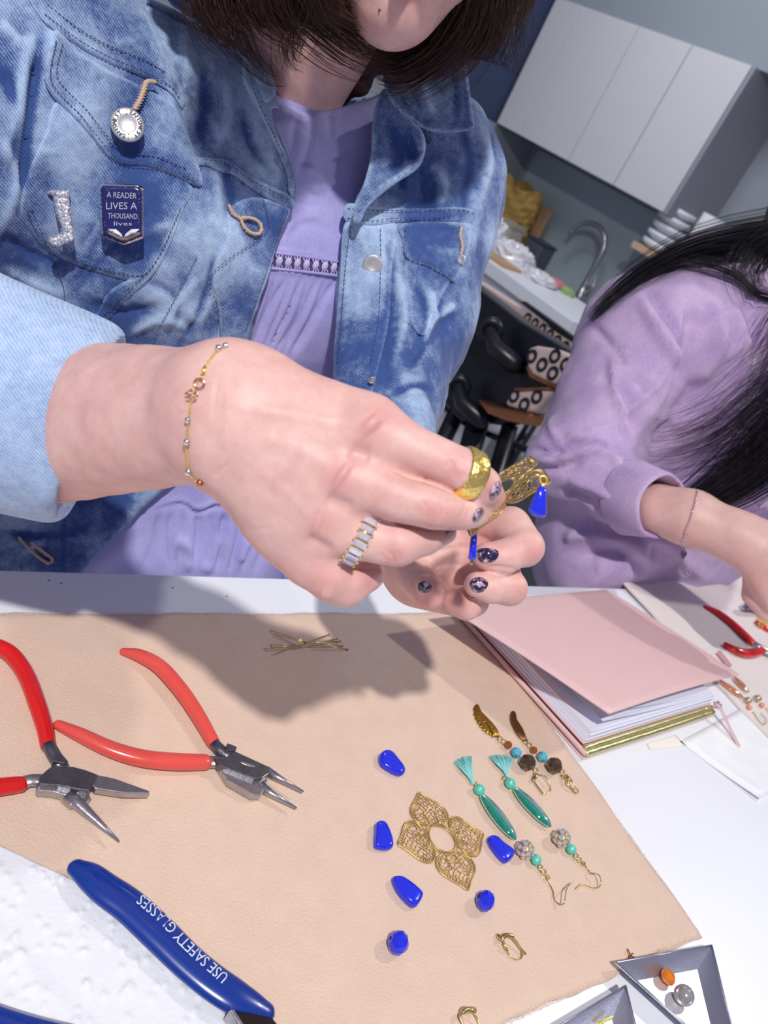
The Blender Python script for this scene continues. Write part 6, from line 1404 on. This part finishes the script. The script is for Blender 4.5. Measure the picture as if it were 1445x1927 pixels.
# sink counter
CN = DW - .26; czt = K(1072, 600, CN)[2]
CT = thing('kitchen_counter', kz(1.6, DW, 0), 'white kitchen counter with grey worktop and sink along the wall', 'counter')
STONE = simple('grey_worktop', srgb(120, 118, 118), .4, 0, 30, .2)
obj('worktop', kbox(-1.2, sL - .03, CN, WD - .013, czt - .035, czt), STONE, CT, False)
obj('carcass', kbox(-1.2, sL - .03, CN + .02, WD - .013, .1, czt - .035), CABW, CT, False)
for i in range(6): a = -1.2 + (sL + 1.17) / 6 * i; bevel(obj('door', kbox(a + .003, a + (sL + 1.17) / 6 - .003, CN, CN + .02, .1, czt - .05), CABW, CT, False), .002)
st('trim_2', kbox(-1.2, sL - .03, WD - .012, WD - .0005, czt + .001, zb - .02), simple('glossy_grey_splashback', srgb(176, 190, 198), .18, 0, 4, .03))
# faucet
fb = K(1094, 566, DW + .20); fz = czt; FA = thing('kitchen_tap', (fb[0], fb[1], fz), 'brushed steel gooseneck kitchen tap with side lever', 'tap')
def kd(x, y, d=DW + .20): return K(x, y, d)
mb = MB(); nk = spline([(*kd(x, y),) for x, y in ((1098, 545), (1106, 524), (1122, 496), (1134, 472), (1138, 452), (1132, 432), (1116, 421), (1098, 421), (1084, 428), (1075, 438))], n=5)
mb.tube(nk, .014, 12, rnd_caps=True); obj('spout', mb, STEEL, FA)
mb = MB(); b0 = kd(1098, 545); mb.tube([np.array([b0[0], b0[1], fz]), np.array([b0[0], b0[1], fz + .03]), np.array([b0[0], b0[1], fz + .10]), b0 + np.array([0, 0, .02])], [.030, .024, .024, .016], 16); obj('tap_body', mb, STEEL, FA)
mb = MB(); mb.tube([kd(1104, 552), kd(1112, 548), kd(1117, 536), kd(1121, 520)], [.014, .012, .007, .006], 10, rnd_caps=True); obj('lever', mb, STEEL, FA)
# clutter on the counter
def kth(name, x, y, n, lb, cat, grp=None): p = K(x, y, n); return thing(name, (p[0], p[1], czt), lb, cat, grp), np.array([p[0], p[1], czt])
def lathe(c, prof, n=24):
    mb = MB(); V = []; 
    for r_, z in prof:
        for i in range(n): t = 2 * math.pi * i / n; V.append((c[0] + r_ * math.cos(t), c[1] + r_ * math.sin(t), c[2] + z))
    return mb.add(V, [(j * n + i, j * n + (i + 1) % n, (j + 1) * n + (i + 1) % n, (j + 1) * n + i) for j in range(len(prof) - 1) for i in range(n)] + [tuple(range(n))[::-1], tuple((len(prof) - 1) * n + i for i in range(n))])
# brown paper bag
e_, c = kth('paper_bag', 930, 462, DW + .15, 'crumpled brown paper bag standing at the far end of the counter', 'bag'); n = 40; V = []
for j in range(14):
    z = .36 * j / 13
    for i in range(n):
        t = 2 * math.pi * i / n; rr = 1 / max(abs(math.cos(t)) ** 3 + abs(math.sin(t)) ** 3, 1e-6) ** (1 / 3.); k = 1 + .10 * math.sin(5 * t + j) * math.sin(j * .9) + rnd.uniform(-.03, .03); q = NW * math.cos(t) * rr * .09 * k + TW * math.sin(t) * rr * .15 * k * (1 - .12 * (j > 10)); V.append((c[0] + q[0], c[1] + q[1], c[2] + z + (.02 * math.sin(t * 3) if j == 13 else 0)))
KR = simple('kraft_paper', srgb(168, 134, 70), .75, 0, 14, .35, .8, 60); obj('bag_body', (V, [(j * n + i, j * n + (i + 1) % n, (j + 1) * n + (i + 1) % n, (j + 1) * n + i) for j in range(13) for i in range(n)]), KR, e_, False)
# cutting board, boxes, jar
e_, c = kth('cutting_board', 985, 462, DW + .26, 'light wooden cutting board leaning against the splashback', 'board'); mb = MB(); mb.box(c + np.array([0, 0, .16]), .02, .15, .32, A=AK); bevel(obj('board', mb, simple('oak_board', srgb(166, 134, 104), .6, 0, 30, .15), e_, False), .02, 4)
e_, c = kth('cardboard_box', 952, 452, DW - .06, 'small beige box beside the brown paper bag', 'box'); mb = MB(); mb.box(c + np.array([0, 0, .09]), .10, .10, .18, A=AK); obj('box_body', mb, simple('beige_card', srgb(190, 184, 170), .7), e_, False); mb = MB(); mb.box(c + np.array([0, 0, .184]), .108, .108, .02, A=AK); obj('lid', mb, simple('beige_card_lid', srgb(176, 168, 150), .7), e_, False)
e_, c = kth('black_mug', 972, 468, DW - .02, 'black mug in front of the wooden cutting board', 'mug'); obj('mug_body', lathe(c, [(.036, 0), (.042, .01), (.044, .09), (.040, .09), (.036, .01)]), simple('black_ceramic', srgb(30, 32, 38), .3), e_); mb = MB(); mb.torus(c + np.array([-.02, -.045, .05]), TW[[1, 0, 2]] * 0 + NW, .025, .006, 16, 8); obj('mug_handle', mb, bpy.data.materials['black_ceramic'], e_)
e_, c = kth('grey_canister', 1003, 490, DW + .12, 'dark grey square canister right of the cutting board', 'canister'); mb = MB(); mb.box(c + np.array([0, 0, .08]), .12, .13, .16, A=AK); bevel(obj('canister_body', mb, simple('dark_grey_plastic', srgb(84, 88, 98), .5), e_, False), .012, 3); mb = MB(); mb.box(c + np.array([0, 0, .167]), .124, .134, .016, A=AK); bevel(obj('lid', mb, simple('charcoal_plastic', srgb(66, 68, 78), .5), e_, False), .006, 2)
# white plates / towel roll on a wooden shelf at the right end
SH = thing('dish_shelf', K(1230, 470, DW + .1), 'wooden shelf board with white crockery below the cabinets', 'shelf'); szt = K(1205, 458, DW + .08)[2]
obj('shelf_board', kbox(K(1205, 458, DW + .08) @ TW - .70, K(1205, 458, DW + .08) @ TW, DW + .02, DW + .34, szt - .03, szt), simple('pale_wood', srgb(212, 180, 146), .6, 0, 30, .1), SH, False)
for k, (x, y, rr, hts) in enumerate(((1240, 462, .085, 5),)):
    p = K(x, y, DW + .12); 
    for j in range(hts):
        c = np.array([p[0], p[1], szt + j * .042]); root = thing('white_bowl', c, ['lowest', 'second lowest', 'middle', 'second highest', 'topmost'][j] + ' white bowl of the stack on the wooden shelf', 'bowl', 'white bowls stacked on the shelf')
        obj('bowl_body', lathe(c, [(.04, 0), (.05, .004), (rr, .020), (rr, .040), (rr - .006, .038), (.045, .010), (.0, .008)]), WHITE, root)
p = K(1322, 446, DW + .05); c = np.array([p[0], p[1], szt]); e_ = thing('paper_towel_roll', c, 'white paper towel roll standing at the right end of the shelf', 'roll'); obj('roll', lathe(c, [(.055, 0), (.055, K(1335, 404, DW + .05)[2] - szt), (.02, K(1335, 404, DW + .05)[2] - szt)]), simple('towel_paper', srgb(226, 228, 232), .8), e_)
mb = MB(); mb.tube([c, c + np.array([0, 0, K(1335, 404, DW + .05)[2] - szt + .001])], .018, 12); obj('cardboard_core', mb, KR, e_)
# white island with craft clutter in front of the counter
IN = DW - .95; izt = K(1072, 600, IN)[2]; 
IS = thing('white_desk', kz(1.4, IN, 0), 'white desk covered with bags and papers in front of the sink counter', 'desk'); s0, s1 = K(1078, 604, IN) @ TW, K(860, 470, IN) @ TW + .6
bevel(obj('desk_top', kbox(s0, s1, IN, IN + .45, izt - .05, izt), WHITE, IS, False), .003)
bevel(obj('desk_front', kbox(s0 + .03, s1 - .03, IN + .03, IN + .42, .0, izt - .05), simple('pinkish_white_panel', srgb(206, 204, 212), .5), IS, False), .003)
obj('desk_side_drawer', kbox(s0 + .031, s0 + .45, IN + .018, IN + .03, izt - .40, izt - .09), CABW, IS, False)
def crumple(name, lb, cat, pts, n0, sx, sy, sz, mat, seed):
    r_ = np.random.default_rng(seed); p = K(*pts, n0); c = np.array([p[0], p[1], izt]); V = []; nu, nv = 26, 12
    for j in range(nv + 1):
        ph = math.pi / 2 * j / nv
        for i in range(nu): t = 2 * math.pi * i / nu; k = 1 + r_.uniform(-.16, .16); q = NW * math.cos(t) * math.cos(ph) * sx * k + TW * math.sin(t) * math.cos(ph) * sy * k; V.append((c[0] + q[0], c[1] + q[1], c[2] + .001 + math.sin(ph) * sz * k))
    return tag(obj(name, (V, [(j * nu + i, j * nu + (i + 1) % nu, (j + 1) * nu + (i + 1) % nu, (j + 1) * nu + i) for j in range(nv) for i in range(nu)] + [tuple(range(nu))[::-1]]), mat, None, False), lb, cat)
PLB = simple('clear_plastic_bag', srgb(226, 224, 228), .2, 0, 30, .1, Coat_Weight=.5)
crumple('plastic_bag', 'crumpled clear plastic bag at the left end of the white desk', 'bag', (900, 455), IN + .30, .11, .12, .12, PLB, 1)
crumple('plastic_bag', 'crumpled clear plastic bag in the middle of the white desk', 'bag', (960, 498), IN + .30, .10, .10, .07, PLB, 2)
crumple('plastic_bag', 'flat clear plastic bag near the pink packet on the desk', 'bag', (1008, 531), IN + .26, .10, .085, .035, PLB, 3)
crumple('pink_packet', 'flat pink packet near the sink end of the white desk', 'packet', (1043, 540), IN + .37, .04, .05, .03, simple('pink_foil', srgb(206, 128, 138), .35), 4)
crumple('green_packet', 'small light green packet beside the pink packet', 'packet', (1064, 554), IN + .38, .035, .04, .025, simple('green_foil', srgb(150, 186, 116), .35), 5)
q = [K(890, 476, IN + .12), K(962, 524, IN + .12)]; mb = MB(); a = q[0] @ TW; b = q[1] @ TW; tag(obj('brown_folder', kbox(min(a, b), max(a, b), IN + .04, IN + .16, izt, izt + .012), simple('kraft_card', srgb(190, 150, 116), .7), None, False), 'thin brown cardboard folder along the front of the white desk', 'folder')
# bar stools with a moulded black back and honeycomb fabric seat
BLK = simple('black_moulded_plastic', srgb(22, 24, 34), .32, 0, 8, .2); COP = simple('copper_trim', srgb(176, 116, 84), .3, .8, 40, .1)
HC1 = simple('beige_fabric', srgb(212, 190, 184), .85, 0, 400, .08); HC2 = simple('navy_woven', srgb(22, 24, 44), .85)
def rnd_poly(pl, step=.03): return spline(pl, n=4, closed=True)
def pad(par, poly, dist, th, mat, name, px=True):
    """an upholstered panel: outline px on a plane at this distance along the wall normal, thickness th"""
    P = [K(x, y, dist) for x, y in poly]; mb = MB(); a = P; b = [p + NW * th for p in P]
    ar = sum((P[i] @ TW) * P[(i + 1) % len(P)][2] - (P[(i + 1) % len(P)] @ TW) * P[i][2] for i in range(len(P)))
    mb.prism(a, b) if ar < 0 else mb.prism(a[::-1], b[::-1]); o = obj(name, mb, mat, par, False); return bevel(o, min(.008, th * .4), 3)
def honey(par, poly, dist, pitch=.040):
    P = [K(x, y, dist) for x, y in poly]; S_ = np.array([[p @ TW, p[2]] for p in P]); lo, hi = S_.min(0), S_.max(0); mb = MB(); j = 0; z = lo[1]
    while z < hi[1]:
        s = lo[0] + (pitch / 2 if j % 2 else 0)
        while s < hi[0]:
            pts = [(s + pitch * .40 * math.cos(t) , z + pitch * .46 * math.sin(t)) for t in np.arange(12) * math.pi / 6]
            if inside(S_, np.array([p[0] for p in pts]), np.array([p[1] for p in pts])).mean() > .55:
                V = []
                for k in (.52, 1.0): V += [kz(s + (x - s) * k, dist - .0015, z + (y - z) * k) for x, y in pts]
                V += [kz(x, dist - .0002, y) for x, y in pts]
                mb.add(V, [(i, (i + 1) % 12, 12 + (i + 1) % 12, 12 + i) for i in range(12)] + [(12 + i, 12 + (i + 1) % 12, 24 + (i + 1) % 12, 24 + i) for i in range(12)])
            s += pitch
        z += pitch * .88; j += 1
    if mb.v: tag(obj('honeycomb_print', mb, HC2, par, False), kind='stuff')
S1 = thing('bar_stool', K(900, 700, 1.30) * np.array([1, 1, 0]), 'black moulded bar stool with honeycomb seat and copper trim, behind the denim jacket', 'stool', 'black bar stools with honeycomb seats')
D1 = 1.25
pad(S1, [(700, 520), (868, 518), (980, 605), (1085, 668), (1050, 690), (1000, 780), (940, 800), (860, 790), (800, 720), (700, 700)], D1, .05, BLK, 'backrest_shell')
SEAT1 = [(992, 655), (1008, 650), (1040, 655), (1085, 672), (1070, 730), (1030, 720), (1000, 705), (990, 690)]
pad(S1, SEAT1, D1 - .035, .035, HC1, 'seat_pad'); honey(S1, SEAT1, D1 - .0365, .032)
pad(S1, [(988, 688), (1000, 705), (1030, 720), (1070, 732), (1070, 737), (1030, 726), (996, 710)], D1 - .038, .036, COP, 'copper_rim')
SEAT2 = [(960, 735), (1020, 732), (1045, 740), (1010, 778), (985, 774), (948, 762)]
pad(S1, SEAT2, D1 - .05, .035, HC1, 'lower_pad'); honey(S1, SEAT2, D1 - .0515, .032)
pad(S1, [(966, 730), (1030, 728), (1030, 733), (968, 735)], D1 - .055, .03, COP, 'copper_rim')
pad(S1, [(895, 750), (915, 760), (950, 768), (1000, 778), (990, 800), (950, 792), (915, 778)], D1 - .06, .05, COP, 'footrest')
for (x, y) in ((922, 622), (862, 728)):
    c = K(x, y, D1 - .045); mb = MB(); mb.torus(c, NW * .7 + TW * .7, .020, .009, 20, 10); obj('castor', mb, BLK, S1); mb = MB(); mb.tube([c, c + TW * -.03 + np.array([0, 0, -.02]), c - TW * .07 + NW * .03 + np.array([0, 0, -.03])], [.014, .018, .022], 12, rnd_caps=True); obj('castor_bracket', mb, BLK, S1)
mb = MB(); mb.ell(K(864, 686, D1 - .004), .0045, nu=10, nv=6); obj('screw', mb, SILVER, S1)
for a, b, r_ in (((862, 770), (800, 900), .020), ((900, 790), (870, 900), .026), ((960, 800), (930, 900), .018)):
    A, B = K(*a, D1 + .02), K(*b, D1 + .02); d = (B - A) / (A[2] - B[2]); mb = MB(); mb.tube([A, A + d * A[2]], r_, 12); obj('leg', mb, BLK, S1)
mb = MB(); mb.tube([K(815, 750, D1 + .05), K(880, 800, D1 + .05), K(1000, 850, D1 + .05)], .008, 8); obj('foot_rail', mb, BLK, S1)
S2_ = thing('bar_stool', K(980, 590, 1.75) * np.array([1, 1, 0]), 'bar stool with pink-beige patterned back and dark rim, in front of the white desk', 'stool', 'black bar stools with honeycomb seats'); D2 = 1.62
BK2 = [(868, 512), (905, 530), (960, 566), (1010, 600), (1060, 632), (1088, 652), (1084, 672), (1040, 650), (980, 612), (920, 570), (868, 532)]
pad(S2_, BK2, D2, .03, HC1, 'patterned_back'); honey(S2_, [(975, 575), (1060, 632), (1088, 652), (1084, 672), (1040, 650), (980, 612)], D2 - .002, .030)
pad(S2_, [(868, 530), (920, 568), (980, 610), (1040, 648), (1086, 670), (1084, 690), (1030, 664), (960, 622), (900, 578), (866, 550)], D2 - .012, .05, BLK, 'back_rim')
pad(S2_, [(975, 566), (985, 566), (1040, 605), (1088, 640), (1086, 648), (1036, 616)], D2 - .006, .02, BLK, 'top_rail')
for a in ((900, 600), (1060, 700)):
    A = K(*a, D2 + .03); mb = MB(); mb.tube([A, np.array([A[0], A[1], 0])], .016, 10); obj('leg', mb, BLK, S2_)
# pale radiator-like box low behind the stool
mb = kbox(K(960, 850, 1.9) @ TW - .35, K(905, 850, 1.9) @ TW, 1.9, 2.2, .0, K(940, 815, 1.9)[2]); tag(bevel(obj('floor_unit', mb, simple('grey_metal', srgb(120, 124, 126), .5), None, False), .02, 3), 'grey metal floor unit seen low between the stool and the mauve sleeve', 'unit')
# second worktop piece beyond the right-hand woman, with jars
e_ = thing('glass_jar', W(1330, 1085, 1.25), 'dark jar standing beyond the cream mat under the right-hand woman\'s arm', 'jar')
def jar(x, y, d, r_, h, mat, e_): c = W(x, y, d); c = np.array([c[0], c[1], TZ - .30]); obj('jar_body', lathe(c, [(r_, 0), (r_ * 1.05, .02), (r_ * 1.05, h), (r_ * .8, h + .02)]), mat, e_)
jar(1335, 1060, 1.15, .035, .28, BLK, e_)
